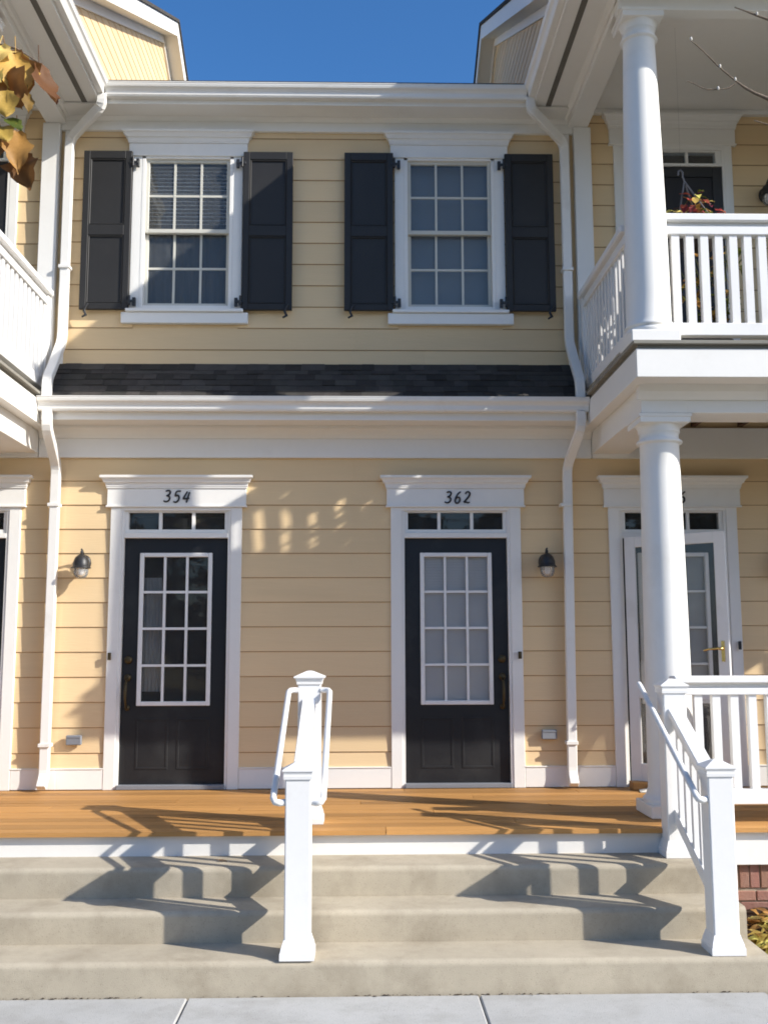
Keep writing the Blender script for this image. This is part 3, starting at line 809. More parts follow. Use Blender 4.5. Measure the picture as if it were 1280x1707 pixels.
    # ---- balcony railing
    def rail_run(par, p, q, zc, zr, zb, bw, pitch_, first, cap_h=.055):
        """straight run in x (p,q = points); zc cap top, zr (lo,hi) top rail, zb (lo,hi) bottom rail"""
        (x0, y0), (x1, y1) = p, q
        alongx = abs(x1 - x0) > abs(y1 - y0)
        def seg(hw, z0, z1, name, bev=.004):
            if alongx: return B(x0, x1, y0 - hw, y0 + hw, z0, z1).build(name, 'vinyl', par, bev)
            return B(x0 - hw, x0 + hw, y0, y1, z0, z1).build(name, 'vinyl', par, bev)
        seg(.066, zc - cap_h, zc, 'rail_cap', .008); seg(.026, zr[1], zc - cap_h + .002, 'rail_neck')
        seg(.040, zr[0], zr[1], 'top_rail'); seg(.038, zb[0], zb[1], 'bottom_rail')
        me = unit(('baluster', round(bw, 3), round(zr[0] - zb[1], 3)), lambda: MB().box(-bw / 2, bw / 2, -bw / 2, bw / 2, 0, zr[0] - zb[1] + .01), 'vinyl')
        L = (x1 - x0) if alongx else (y1 - y0); s = 1 if L > 0 else -1; t = first
        while t < abs(L) - .03:
            o = (x0 + s * t, y0, zb[1] - .005) if alongx else (x0, y0 + s * t, zb[1] - .005)
            inst('baluster', me, o, par); t += pitch_
    br = node('balcony_railing', (X(3.9), -1.68, 3.16), wg)
    rail_run(br, (X(2.12), -1.69), (X(5.90), -1.69), 4.150, (4.005, 4.065), (3.275, 3.365), .055, .1022, .085)
    rail_run(br, (X(1.927), -1.55), (X(1.927), -.08), 4.148, (4.003, 4.063), (3.273, 3.363), .050, .1022, .05)
    bx(1.885, 1.969, -.155, -.058, 3.191, 4.10).build('rail_post', 'vinyl', br, .004)
    # porch railing on the ground floor
    pr_ = node('porch_railing', (X(3.9), -1.75, 0), wg)
    rail_run(pr_, (X(2.05), -1.75), (X(5.80), -1.75), .945, (.822, .868), (.122, .217), .052, .1195, .165, .048)
    # ---- upper beams, ceiling, soffits and eaves
    bx(1.83, 2.0, -1.699, .006, 5.682, 5.93).build('upper_side_beam', 'trim', wg, .004)
    bx(1.834, 6.18, -1.81, -1.70, 5.646, 5.93).build('upper_front_beam', 'trim', wg, .004)
    bx(6.01, 6.18, -1.699, .006, 5.688, 5.93).build('upper_side_beam', 'trim', wg, .004)
    bx(2.0, 6.01, -1.699, .010, 5.862, 5.88).build('balcony_ceiling', 'trim', wg)
    bx(2.0, 6.02, -.04, .011, 5.82, 5.861).build('ceiling_moulding', 'trim', wg, .004)
    bx(1.505, 1.829, -2.19, .0, 5.772, 5.79).build('eave_soffit', 'trim', wg)
    bx(1.595, 1.640, -2.19, -.02, 5.768, 5.7718).build('soffit_vent', 'gap', wg)
    MB().extrude_y([(X(1.829), 5.735), (X(1.815), 5.735), (X(1.80), 5.745), (X(1.785), 5.7715), (X(1.829), 5.7715)], -1.80, -.0).build('eave_moulding', 'trim', wg)
    bx(1.488, 1.505, -2.20, -.27, 5.768, 5.895).build('eave_fascia', 'trim', wg, .003)
    gp = gutter_prof(0, 5.897, .10, .095)
    MB().extrude_y([(X(1.487 + y), z) for y, z in gp], -2.22, -.33).build('eave_gutter', 'gutter', wg)
    bx(1.505, 6.6, -2.20, -1.812, 5.79, 5.80).build('front_soffit', 'trim', wg)
    bx(1.48, 6.62, -2.215, -2.195, 5.775, 5.87).build('front_fascia', 'trim', wg, .003)
    # ---- gable side wall with clapboards, rakes, roof
    gx = 1.64
    top = lambda y: RZ0 + RSL * (y if y <= RY else 2 * RY - y)
    gw = MB(); ptsz = [(-1.75, 5.9), (7.7, 5.9), (7.7, top(7.7) - .16), (RY, top(RY) - .16), (-1.75, top(-1.75) - .16)]
    n = len(ptsz); xa, xb = X(gx), X(gx + .1)
    gw.add([(xa, y, z) for y, z in ptsz] + [(xb, y, z) for y, z in ptsz], [(i, (i + 1) % n, n + (i + 1) % n, n + i) for i in range(n)] + [tuple(range(n)), tuple(range(n, 2 * n))[::-1]])
    gwo = gw.build('gable_wall', 'siding', wg)
    z = 5.91; sgn = -1 if not mir else 1
    while z < top(RY) - .26:
        zt = z + .12
        yl = max(-1.75, (z + .17 - RZ0) / RSL); yr = 2 * RY - yl if yl > -1.7 else 7.7
        yr = min(yr, 7.7)
        t0, t1 = sgn * .009, sgn * .004
        xs_ = X(gx)
        yl2 = max(-1.75, (zt + .17 - RZ0) / RSL); yr2 = min(7.7, 2 * RY - yl2)
        MB().hexa([(xs_ + t0, yl, z), (xs_ + t0, yr, z), (xs_ - t1, yr, z), (xs_ - t1, yl, z), (xs_ + t1, yl2, zt), (xs_ + t1, yr2, zt), (xs_ - t1, yr2, zt), (xs_ - t1, yl2, zt)]).build('siding_board', 'siding', gwo)
        z += .12
    def slope_strip(x0, x1, zo0, zo1, name, m, ya=-2.2, yb=None, bev=0):
        yb = 2 * RY - ya
        for (p, q) in ((ya, RY), (RY, yb)):
            x0_, x1_ = X(x0), X(x1)
            MB().hexa([(x0_, p, top(p) + zo0), (x1_, p, top(p) + zo0), (x1_, q, top(q) + zo0), (x0_, q, top(q) + zo0),
                       (x0_, p, top(p) + zo1), (x1_, p, top(p) + zo1), (x1_, q, top(q) + zo1), (x0_, q, top(q) + zo1)]).build(name, m, wg, bev)
    slope_strip(RX, RX + .025, -.17, 0, 'rake_board', 'trim')
    slope_strip(RX + .026, gx - .004, -.165, -.145, 'rake_soffit', 'trim')
    slope_strip(gx - .030, gx - .004, -.26, -.167, 'rake_frieze', 'trim')
    slope_strip(RX - .02, 6.8, .003, .04, 'roof', 'shingle', -2.26)
    bx(1.9, 6.6, 7.6, 7.7, ZG, 6.2).build('rear_wall', 'siding', wg)
    bx(6.3, 6.4, -.0, 7.6, ZG, 6.9).build('party_wall', 'siding', wg)
    return wg

right_wing = wing(False, 'yellow clapboard townhouse with columns and shaded upper balcony at the right edge')
left_wing = wing(True, 'yellow clapboard townhouse cut off by the left edge, its white balcony in full sun')

# storm door standing ajar in front of the right hand door (a part of that doorway's house)
sd = node('storm_door', (2.20, -.045, 0), right_wing)
SR = ((2.205, -.045), -math.radians(37))
mb = MB()
for a, b, c, e in ((2.207, 2.297, .045, 2.045), (2.955, 3.045, .045, 2.045), (2.297, 2.955, .045, .20), (2.297, 2.955, 1.955, 2.045), (2.297, 2.955, .72, .83)):
    mb.box(a, b, -.062, -.030, c, e)
mb.rot_z(*SR).build('storm_frame', 'vinyl', sd, .004)
for z0, z1 in ((.20, .72), (.83, 1.955)):
    lite_grid(sd, 2.297, 2.955, z0, z1, 1, 1, .0, -.046, 'vinyl', 'door_glass', .01, SR)
hd = MB().box(2.985, 3.010, -.072, -.062, 1.02, 1.18)
hd.tube([(2.998, -.07, 1.12), (2.998, -.11, 1.12), (2.97, -.115, 1.122), (2.90, -.115, 1.115), (2.86, -.112, 1.105)], [.010, .010, .010, .008, .007], 8)
hd.rot_z(*SR).build('lever_handle', 'gold', sd)
B(3.142 - .012, 3.142 + .012, -.044, -.029, 1.11, 1.18).build('doorbell', 'iron', right_wing, .003)

# ================================================================== STAIR RAILINGS
def stair_railing(cx, fy, fz, ry, rz, rtop, label, sides, rail_r=.75, low=.70, sw_f=.140, sw_r=.15, cap_f=.172, cap_r=.205):
    t = thing('stair_railing', (cx, (fy + ry) / 2, fz), label, 'stair railing', 'white railings beside the concrete steps')
    def post(y, z0, z1, s, cw):
        p = B(cx - s / 2, cx + s / 2, y - s / 2, y + s / 2, z0, z1 - .05).build('post', 'vinyl', t, .006)
        h = s / 2
        MB().rect_loft(cx - h, cx + h, y - h, y + h, [(z0, .022), (z0 + .035, .022), (z0 + .04, .018), (z0 + .055, .016), (z0 + .085, .006), (z0 + .10, .002)]).build('post_base', 'vinyl', p)
        o = cw / 2 - h
        MB().rect_loft(cx - h, cx + h, y - h, y + h, [(z1 - .09, .002), (z1 - .088, .008), (z1 - .070, .009), (z1 - .066, o * .45), (z1 - .050, o * .6), (z1 - .046, o), (z1 - .038, o), (z1 - .003, -h * .70), (z1, -h * .9)]).build('post_cap', 'vinyl', p)
    post(fy, fz, .517, sw_f, cap_f); post(ry, rz, rtop, sw_r, cap_r)
    ya, yb = fy + sw_f / 2, ry - sw_r / 2
    slope = (rail_r - .42) / (yb - ya)
    def zt(y): return .42 + (y - ya) * slope            # top of the top rail along the flight
    def sloped(y0, y1, o0, o1, hw, name, m='vinyl'):
        return MB().hexa([(cx - hw, y0, zt(y0) + o0), (cx + hw, y0, zt(y0) + o0), (cx + hw, y1, zt(y1) + o0), (cx - hw, y1, zt(y1) + o0),
                          (cx - hw, y0, zt(y0) + o1), (cx + hw, y0, zt(y0) + o1), (cx + hw, y1, zt(y1) + o1), (cx - hw, y1, zt(y1) + o1)]).build(name, m, t, .004)
    sloped(ya - .005, yb + .005, -.045, 0, .045, 'rail_cap'); sloped(ya - .005, yb + .005, -.105, -.046, .026, 'top_rail')
    sloped(ya - .005, yb + .005, -low, -low + .085, .028, 'bottom_rail')
    n = int((yb - ya) / .128)
    for k in range(n):
        y = ya + (k + .5) * (yb - ya) / n; b = .019
        MB().hexa([(cx - b, y - b, zt(y - b) - low + .07), (cx + b, y - b, zt(y - b) - low + .07), (cx + b, y + b, zt(y + b) - low + .07), (cx - b, y + b, zt(y + b) - low + .07),
                   (cx - b, y - b, zt(y - b) - .10), (cx + b, y - b, zt(y - b) - .10), (cx + b, y + b, zt(y + b) - .10), (cx - b, y + b, zt(y + b) - .10)]).build('baluster', 'vinyl', t)
    for s in sides:
        hx = cx + s * .135
        y0, z0, y1, z1 = fy - .06, .335, -1.72, .89 if abs(cx) > 1 else .845
        px = cx + s * sw_f / 2
        pts = [(px, y0 + .02, z0 - .03), (hx - s * .035, y0 + .005, z0 - .032), (hx - s * .01, y0 - .002, z0 - .026), (hx, y0 + .01, z0 - .008), (hx, y0 + .05, z0 + .018), (hx, y1 - .05, z1 - .02), (hx, y1, z1 + .002)]
        if abs(cx) < 1: pts += [(hx - s * .01, y1 + .03, z1 + .012), (hx - s * .04, y1 + .042, z1 + .014), (cx + s * sw_r / 2, y1 + .045, z1 + .012)]
        h = MB().tube(pts, .0185, 12).build('handrail', 'vinyl', t)
        if abs(cx) > 1:
            MB().tube([(hx - s * .005, ry, z1 - .15), (hx - s * .04, ry, z1 - .18), (cx + s * sw_r / 2, ry, z1 - .18)], .010, 8).build('bracket', 'vinyl', h)
    return t
stair_railing(-.338, -2.795, zt1 + .001, -1.61, .001, .985, 'white railing in the middle of the steps with round handrails on both sides', (-1, 1), .80, .665)
stair_railing(1.975, -2.775, zt1 + .001, -1.985, zt3 + .003, .935, 'white railing at the right end of the steps beside the column', (-1,), sw_r=.145, cap_r=.178)

# ================================================================== SMALL THINGS
def lantern(x, z, label, y=0.0):
    """z = height of the rim between hood and jar"""
    t = thing('wall_lantern', (x, y - .01, z), label, 'wall lamp', 'dark jelly jar lanterns beside the doors')
    cy = y - .115
    mb = MB(); mb.lathe(0, 0, [(.055, 0), (.055, .01), (.045, .018), (.03, .022)], 24)
    mb.v = [(x + a, y - .012 - c, z + .045 + b * 1.25) for a, b, c in mb.v]; mb.build('back_plate', 'iron', t)
    MB().tube([(x, y - .03, z + .06), (x, y - .06, z + .115), (x, cy + .015, z + .145), (x, cy, z + .13), (x, cy, z + .10)], .009, 8).build('arm', 'iron', t)
    MB().lathe(x, cy, [(.078, z - .004), (.080, z), (.072, z + .008), (.066, z + .012), (.064, z + .045), (.052, z + .080), (.030, z + .102), (.012, z + .112)], 28).build('hood', 'iron', t)
    MB().lathe(x, cy, [(.006, z + .11), (.012, z + .12), (.010, z + .135), (.004, z + .142), (.009, z + .150), (.003, z + .158)], 14).build('finial', 'iron', t)
    MB().lathe(x, cy, [(.060, z - .005), (.060, z - .030), (.056, z - .055), (.044, z - .078), (.026, z - .088), (.004, z - .091)], 28).build('glass_jar', 'jar', t)
    MB().lathe(x, cy, [(.016, z - .005), (.024, z - .03), (.018, z - .055), (.004, z - .062)], 14).build('bulb', 'blind', t)
    return t
lantern(-2.283, 1.790, 'dark jar lantern in the sun beside the door numbered 354')
lantern(1.540, 1.795, 'dark jar lantern in the shade beside the door numbered 362')
lantern(3.555, 5.03, 'dark jar lantern beside the balcony door at the right edge')
lantern(3.53, 1.80, 'dark jar lantern at the right edge below the balcony, mostly out of frame')

def outlet(x, z, label):
    t = thing('outlet_box', (x, -.02, z), label, 'outlet cover', 'grey outlet covers low on the siding')
    MB().box(x - .062, x + .062, -.046, -.012, z, z + .078).build('cover', 'outlet', t, .006)
    B(x - .056, x + .056, -.050, -.0465, z + .058, z + .068).build('cover_hinge', 'outlet', t, .001)
outlet(-2.315, .360, 'small grey outlet cover on sunlit siding left of door 354')
outlet(1.540, .388, 'small grey outlet cover on shaded siding right of door 362')

# threshold plank and a scrap of paper by the open storm door
tp = B(2.17, 2.46, -.20, -.08, .002, .062).build('wood_plank', 'deck', None, .004); tag(tp, 'short orange wood block on the deck below the open storm door', 'wood block')
pm = MB(); pm.add([(2.19, -.34, .004), (2.40, -.36, .006), (2.43, -.26, .03), (2.21, -.23, .012), (2.30, -.30, .035)], [(0, 1, 4), (1, 2, 4), (2, 3, 4), (3, 0, 4)])
pm = pm.build('paper_scrap', 'paper'); tag(pm, 'crumpled pale scrap lying on the deck by the storm door', 'paper')

# ---------------- leaves
def leaf_shape(L, W, curl, lobed=True, seed=0):
    """blade in local x(width) y(length) with a fold and curl; returns verts, faces"""
    rnd = random.Random(seed); n = 9; vs = []; fs = []
    for i in range(n + 1):
        t = i / n
        wv = W * .5 * math.sin(math.pi * min(1, t * .93 + .05)) ** .8
        if lobed: wv *= 1 + .24 * math.sin(t * 15.5 + .6) * (1 - t * .4)
        y = L * t; z = -curl * L * t * t
        for s in (-1, -.5, 0, .5, 1):
            zz = z + abs(s) * wv * (.35 + .25 * math.sin(4 * t + seed)) + .06 * W * math.sin(7 * t + s * 3 + seed)
            vs.append((s * wv, y * (1 - .10 * abs(s)), zz))
    for i in range(n):
        for k in range(4): fs.append((i * 5 + k, i * 5 + k + 1, (i + 1) * 5 + k + 1, (i + 1) * 5 + k))
    return vs, fs
def put_leaf(name, m, parent, pos, dirv, up, L, W, curl, lobed, seed):
    d = Vector(dirv).normalized(); u = Vector(up); u = (u - d * u.dot(d)).normalized(); r = d.cross(u)
    vs, fs = leaf_shape(L, W, curl, lobed, seed)
    mb = MB(); mb.add([Vector(pos) + r * x + d * y + u * z for x, y, z in vs], fs, True)
    mb.tube([Vector(pos) - d * L * .35 + u * .006, Vector(pos)], .0012, 4)
    return mb.build(name, m, parent)

tl = thing('street_tree', (-1.95, -6.05, ZG), 'young street tree with curled brown and gold autumn leaves hanging in at the upper left', 'tree')
MB().tube([(-1.95, -6.05, ZG - .05), (-1.93, -6.05, .8), (-1.97, -6.03, 2.0), (-1.94, -6.02, 3.2), (-1.99, -6.0, 4.6)], [.065, .055, .045, .034, .012], 12).build('trunk', 'bark', tl)
tw = MB()
tw.tube([(-1.95, -6.02, 2.5), (-1.6, -6.0, 2.72), (-1.25, -6.0, 2.80), (-1.02, -6.0, 2.775), (-.93, -6.0, 2.75), (-.872, -6.0, 2.712)], [.018, .012, .008, .005, .0035, .002], 8)
tw.tube([(-1.25, -6.0, 2.80), (-1.08, -6.02, 2.62), (-1.0, -6.02, 2.515), (-.93, -6.01, 2.50)], [.006, .004, .003, .002], 8)
for k in range(9):
    z = 2.6 + k * .2; a = k * 2.4
    x1, y1 = -1.97 + .75 * math.cos(a), -6.0 + .7 * math.sin(a)
    if x1 > -1.35: x1 = -1.35
    tw.tube([(-1.95, -6.02, z), ((-1.95 + x1) / 2, (-6.02 + y1) / 2, z + .28), (x1, y1, z + .42)], [.014, .008, .003], 6)
tw.build('branch', 'twig', tl)
LV = [  # pos, dir, up(front), length, width, curl, colour
 ((-.955, -6.00, 2.735), (.25, -.1, -1), (-.1, -1, .1), .150, .150, .25, 'leaf_brown'),
 ((-.925, -6.02, 2.725), (.12, -.1, -1), (.45, -1, .1), .135, .105, .15, 'leaf_gold'),
 ((-.965, -6.03, 2.745), (-.05, -.3, -.6), (.3, -1, .4), .085, .10, .2, 'leaf_yellow'),
 ((-.975, -6.04, 2.655), (.25, -.2, -.3), (.0, -1, .6), .050, .045, .1, 'leaf_yellow'),
 ((-.945, -6.03, 2.665), (.3, -.2, -.8), (-.3, -1, .3), .105, .11, .3, 'leaf_brown'),
 ((-.935, -6.04, 2.605), (.06, -.25, -1), (.1, -1, -.2), .085, .062, .1, 'leaf_gold'),
 ((-.868, -6.00, 2.708), (.16, -.05, -1), (.9, -.7, .3), .150, .075, -.35, 'leaf_rust'),
 ((-.885, -6.03, 2.605), (.15, -.2, -.8), (.5, -1, .2), .065, .030, .1, 'leaf_brown'),
 ((-.915, -6.01, 2.510), (.10, -.15, -1), (.25, -1, .1), .125, .075, .12, 'leaf_gold'),
 ((-.900, -6.00, 2.450), (.10, -.1, -1), (-.2, -1, .2), .095, .095, .3, 'leaf_rust'),
 ((-.955, -6.02, 2.515), (.25, -.4, -.35), (0, -.5, 1), .090, .060, .2, 'leaf_gold'),
 ((-.985, -6.02, 2.50), (.1, -.4, -1), (.4, -1, .1), .12, .09, .2, 'leaf_rust'),
 ((-.94, -6.02, 2.535), (.4, -.3, -.2), (0, -.6, 1), .070, .045, .3, 'leaf_green'),
 ((-1.03, -6.0, 2.74), (-.1, -.2, -1), (.2, -1, .2), .14, .13, .2, 'leaf_brown'),
]
for k, (p, d, u, L, W, cu, m) in enumerate(LV): put_leaf('leaf', m, tl, p, d, u, L, W, cu, True, k + 3)
rnd = random.Random(11)
for k in range(110):
    a = rnd.uniform(0, 6.28); r = rnd.uniform(.1, .85); z = rnd.uniform(2.5, 4.9)
    x = -1.97 + r * math.cos(a)
    if x > -1.16: x = -1.16 - rnd.uniform(0, .5)
    put_leaf('leaf', rnd.choice(('leaf_brown', 'leaf_gold', 'leaf_rust', 'leaf_green', 'leaf_yellow')), tl, (x, -6.0 + r * math.sin(a), z),
             (rnd.uniform(-.5, .5), rnd.uniform(-.5, .5), -1), (rnd.uniform(-1, 1), rnd.uniform(-1, .4), .3), rnd.uniform(.08, .14), rnd.uniform(.07, .13), .25, True, k)

tr = thing('street_tree', (2.15, -5.85, ZG), 'nearly bare street tree whose thin twigs reach in at the upper right', 'tree')
MB().tube([(2.15, -5.85, ZG - .05), (2.13, -5.85, .8), (2.17, -5.86, 1.9), (2.13, -5.87, 3.1), (2.18, -5.88, 4.8)], [.06, .052, .042, .03, .010], 12).build('trunk', 'bark', tr)
tb = MB()
def kn(pts, r0, r1):
    n = len(pts); tb.tube(pts, [.52 * (r0 + (r1 - r0) * k / (n - 1) + (.0010 if k % 2 else 0)) for k in range(n)], 7)
kn([(2.15, -5.86, 2.1), (1.75, -5.88, 2.42), (1.4, -5.9, 2.60), (1.156, -5.9, 2.681), (1.118, -5.9, 2.698), (1.092, -5.9, 2.713), (1.062, -5.9, 2.737)], .014, .0048)
kn([(1.062, -5.9, 2.737), (1.040, -5.9, 2.757), (1.014, -5.9, 2.781), (.998, -5.9, 2.800), (.978, -5.9, 2.822), (.958, -5.9, 2.842), (.941, -5.9, 2.857)], .0042, .0022)
kn([(1.068, -5.9, 2.730), (1.040, -5.9, 2.712), (1.012, -5.9, 2.708), (.982, -5.9, 2.708), (.962, -5.9, 2.716), (.942, -5.9, 2.727), (.926, -5.9, 2.733)], .0034, .0020)
kn([(2.15, -5.86, 2.75), (1.7, -5.88, 2.90), (1.4, -5.9, 2.93), (1.21, -5.9, 2.918), (1.168, -5.9, 2.923), (1.134, -5.9, 2.936), (1.10, -5.9, 2.950), (1.072, -5.9, 2.960)], .012, .0024)
kn([(1.45, -5.9, 2.58), (1.30, -5.92, 2.56), (1.18, -5.93, 2.575), (1.10, -5.93, 2.60)], .005, .002)
for k in range(8):
    z = 2.9 + k * .25; a = k * 2.2; x1 = 2.15 + .6 * math.cos(a); x1 = max(x1, 1.75)
    kn([(2.15, -5.86, z), ((2.15 + x1) / 2, -5.86 + .35 * math.sin(a), z + .25), (x1, -5.86 + .6 * math.sin(a), z + .5)], .012, .002)
tb.build('branch', 'twig', tr)
bud = unit(('bud', 1), lambda: MB().lathe(0, 0, [(.001, -.005), (.0032, -.002), (.0032, .002), (.001, .006)], 8), 'paper')
for p in ((1.062, -5.905, 2.737), (.941, -5.905, 2.858), (1.012, -5.905, 2.709), (1.134, -5.905, 2.938), (1.02, -5.905, 2.776)): inst('bud', bud, p, tr)

# ---------------- hanging basket on the balcony
hb = thing('hanging_basket', (2.52, -1.25, 4.06), 'hanging basket of red and yellow autumn flowers behind the balcony rail', 'flower basket')
MB().lathe(2.52, -1.25, [(.09, 4.06), (.13, 4.10), (.155, 4.20), (.165, 4.24), (.165, 4.255), (.15, 4.25)], 24).build('pot', 'basket', hb)
MB().tube([(2.395, -1.25, 4.665), (2.398, -1.25, 4.700), (2.415, -1.25, 4.708), (2.430, -1.25, 4.690), (2.428, -1.25, 4.655), (2.44, -1.25, 4.62)], .007, 8).build('hook', 'hanger', hb)
MB().tube([(2.415, -1.25, 4.708), (2.415, -1.25, 5.866)], .0004, 4).build('wire', 'iron', hb)
for px, py in ((2.37, -1.25), (2.60, -1.12), (2.62, -1.36)):
    MB().tube([(2.44, -1.25, 4.62), (px, py, 4.245)], .0065, 6).build('strap', 'hanger', hb)
rnd = random.Random(5)
for k in range(95):
    a = rnd.uniform(0, 6.28); r = rnd.uniform(0, .20); z = 4.27 + rnd.uniform(0, .24) * (1.2 - r / .25)
    m = rnd.choice(('flower_red', 'leaf_rust', 'leaf_yellow', 'leaf_green', 'leaf_gold', 'flower_red', 'flower_pink'))
    put_leaf('leaf', m, hb, (2.52 + r * math.cos(a), -1.25 + r * math.sin(a), z), (math.cos(a) + rnd.uniform(-.6, .6), math.sin(a) + rnd.uniform(-.6, .6), rnd.uniform(-.8, .9)), (0, -.5, 1), rnd.uniform(.05, .095), rnd.uniform(.030, .055), .3, False, k)
for k in range(5):
    a = -1.2 + k * .55
    x0, y0 = 2.52 + .17 * math.cos(a), -1.25 + .17 * math.sin(a)
    MB().tube([(x0, y0, 4.24), (x0 + .05 * math.cos(a), y0 - .02, 4.12), (x0 + .03, y0 - .03, 3.92), (x0 + .07 * math.cos(a * 3), y0 - .02, 3.66)], .003, 5).build('stem', 'leaf_green', hb)

bp_ = thing('potted_plant', (2.62, -1.22, 3.19), 'straggly potted plant on the balcony floor behind the white balusters', 'plant')
MB().lathe(2.62, -1.22, [(.10, 3.191), (.135, 3.33), (.145, 3.36), (.145, 3.375), (.125, 3.37)], 24).build('pot', 'basket', bp_)
rnd = random.Random(15); ps = MB()
for k in range(16):
    a = k * 2.4; L = rnd.uniform(.35, .78); sp = rnd.uniform(.12, .42)
    x1, y1 = 2.62 + sp * math.cos(a), -1.22 + .6 * sp * math.sin(a)
    ps.tube([(2.62 + .06 * math.cos(a), -1.22 + .06 * math.sin(a), 3.36), ((2.62 + x1) / 2 + .02, (-1.22 + y1) / 2, 3.36 + L * .6), (x1, y1, 3.36 + L)], [.004, .003, .0015], 5)
    for j in range(9):
        t = rnd.uniform(.3, 1.05)
        put_leaf('leaf', rnd.choice(('leaf_green', 'leaf_green', 'leaf_gold', 'leaf_brown')), bp_, (2.62 + (x1 - 2.62) * t + rnd.uniform(-.04, .04), -1.22 + (y1 + 1.22) * t + rnd.uniform(-.04, .04), 3.36 + L * t),
                 (rnd.uniform(-1, 1), rnd.uniform(-1, 1), rnd.uniform(-.7, .7)), (0, -.4, 1), rnd.uniform(.05, .09), rnd.uniform(.03, .05), .3, False, k * 9 + j)
ps.build('stem', 'leaf_green', bp_)

b2 = thing('added_shrub', (2.20, -.72, 3.19), 'bushy potted shrub added beside the side railing to break up the sun', 'plant')  # made-up shrub, placed to break up the sun patches on the wall
MB().lathe(2.20, -.72, [(.11, 3.191), (.14, 3.33), (.15, 3.37), (.15, 3.385), (.13, 3.38)], 24).build('pot', 'basket', b2)
rnd = random.Random(25); ps = MB()
for k in range(7):
    a = k * .9; ps.tube([(2.20, -.72, 3.36), (2.20 + .06 * math.cos(a), -.72 + .12 * math.sin(a), 3.65), (2.20 + .11 * math.cos(a), -.72 + .28 * math.sin(a), 3.98)], [.006, .004, .002], 5)
ps.build('stem', 'twig', b2)
for k in range(230):
    a = rnd.uniform(0, 6.28); q = rnd.uniform(.1, 1) ** .5
    put_leaf('leaf', rnd.choice(('leaf_green', 'leaf_green', 'leaf_rust')), b2, (2.20 + .15 * q * math.cos(a), -.72 + .36 * q * math.sin(a), rnd.uniform(3.42, 4.08)),
             (math.cos(a) + rnd.uniform(-.6, .6), math.sin(a) + rnd.uniform(-.6, .6), rnd.uniform(-.6, .6)), (0, -.3, 1), rnd.uniform(.06, .10), rnd.uniform(.035, .06), .3, False, k)

# ---------------- plants in the bed at the right
def bed_plant(x, y, n, h, label, mats, seed, spread=.16):
    t = thing('bed_plant', (x, y, bedz(x, y)), label, 'plant', 'plants in the bed beside the steps')
    rnd = random.Random(seed)
    for k in range(n):
        a = rnd.uniform(0, 6.28); r = rnd.uniform(.0, spread); z = bedz(x, y) + rnd.uniform(.0, h) * (1.15 - r / (spread * 1.3))
        put_leaf('leaf', rnd.choice(mats), t, (x + r * math.cos(a) * .75, y + r * math.sin(a), z), (math.cos(a) + rnd.uniform(-.4, .4), math.sin(a) + rnd.uniform(-.4, .4), rnd.uniform(-.4, .8)), (0, -.3, 1), rnd.uniform(.06, .11), rnd.uniform(.025, .05), .35, False, k + seed)
    for k in range(7):
        a = k * .9; MB().tube([(x, y, bedz(x, y) - .02), (x + .05 * math.cos(a), y + .05 * math.sin(a), bedz(x, y) + h * .5), (x + spread * .7 * math.cos(a), y + spread * .7 * math.sin(a), bedz(x, y) + h * .85)], .003, 5).build('stem', 'leaf_green', t)
bed_plant(2.415, -2.47, 190, .19, 'low yellow green plant with fading leaves against the end of the steps', ('leaf_yellow', 'leaf_yellow', 'leaf_yellow', 'leaf_gold', 'leaf_green'), 21)
bed_plant(2.52, -2.10, 60, .06, 'straw coloured dry plant in front of the brick foundation', ('leaf_gold', 'leaf_brown', 'leaf_yellow'), 22)
bed_plant(2.95, -2.45, 60, .22, 'leafy bed plant just outside the right edge by the steps', ('leaf_green', 'leaf_yellow'), 23)
lm = MB(); rnd = random.Random(9)
for k in range(160):
    x, y = rnd.uniform(2.25, 4.2), rnd.uniform(-2.8, -1.9); vs, fs = leaf_shape(rnd.uniform(.05, .09), rnd.uniform(.03, .06), .3, True, k)
    a = rnd.uniform(0, 6.28); ca, sa = math.cos(a), math.sin(a); z = bedz(x, y) + .008
    lm.add([(x + p * ca - q * sa, y + p * sa + q * ca, z + r + .01) for p, q, r in vs], fs, True)
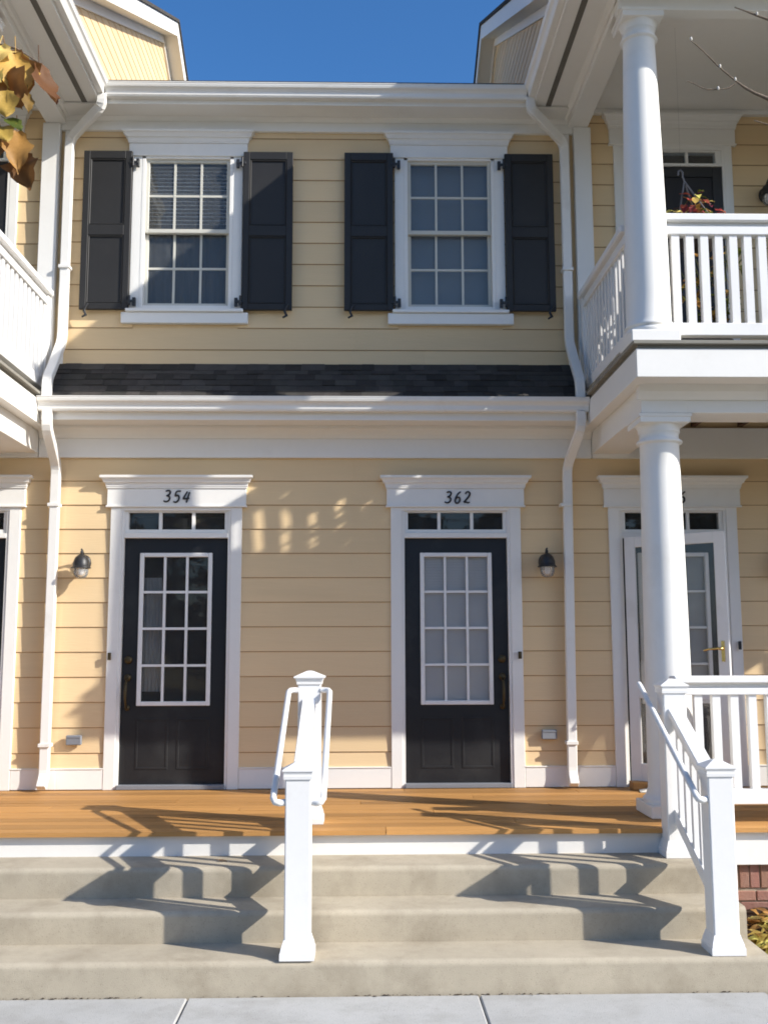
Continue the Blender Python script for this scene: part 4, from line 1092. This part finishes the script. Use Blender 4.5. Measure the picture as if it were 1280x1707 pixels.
lm = lm.build('fallen_leaves', 'leaf_gold', kind='stuff'); lm['label'] = 'fallen autumn leaves littering the planting bed'
db = MB(); rnd = random.Random(31)
for k in range(420):
    x = rnd.uniform(-3.2, 2.2); y = -2.889 - abs(rnd.gauss(0, .010)); q = rnd.uniform(.004, .016); a = rnd.uniform(0, 3.14)
    if math.sin(x * 3.1) + math.sin(x * 7.7) + rnd.uniform(-1, 1) < -.3: continue
    ca, sa = math.cos(a) * q, math.sin(a) * q * .5; z = ZG + .002
    db.add([(x - ca, y - sa, z), (x + sa * .5, y - ca * .3, z + .003), (x + ca, y + sa, z), (x - sa * .5, y + ca * .3, z + .004)], [(0, 1, 2, 3)])
db = db.build('crumbs', 'mulch', kind='stuff'); db['label'] = 'dark crumbs and grit along the foot of the lowest step'
fl_ = put_leaf('fallen_leaf', 'leaf_brown', None, (-.86, -2.08, zt3 + .012), (.9, .4, 0), (0, 0, 1), .06, .035, .3, True, 4)
tag(fl_, 'small curled brown leaf lying on the top step left of the middle railing', 'leaf')

# ---------------- trees over the road, seen only as reflections in the glass
tm = MB(); rnd = random.Random(3)
for k in range(9):
    cx, cy, cz, R_ = -24 + 6 * k + rnd.uniform(-2, 2), -36 + rnd.uniform(-5, 5), rnd.uniform(2.8, 4.0), rnd.uniform(3.4, 4.6)
    tm.tube([(cx, cy, ZG - .1), (cx, cy, cz)], [.25, .15], 8)
    for j in range(900):
        d = Vector((rnd.gauss(0, 1), rnd.gauss(0, 1), rnd.gauss(0, 1))).normalized() * R_ * rnd.uniform(.45, 1) ** .5
        p = Vector((cx, cy, cz)) + Vector((d.x, d.y, d.z * 1.15)); s = rnd.uniform(.25, .55)
        u = Vector((rnd.gauss(0, 1), rnd.gauss(0, 1), rnd.gauss(0, 1))).normalized(); v = u.orthogonal().normalized()
        tm.add([p - u * s, p + v * s * .7, p + u * s, p - v * s * .7], [(0, 1, 2, 3)])
tm = tm.build('far_trees', 'leaf_tree', kind='stuff'); tm['label'] = 'row of trees beyond the road reflected in the glass'
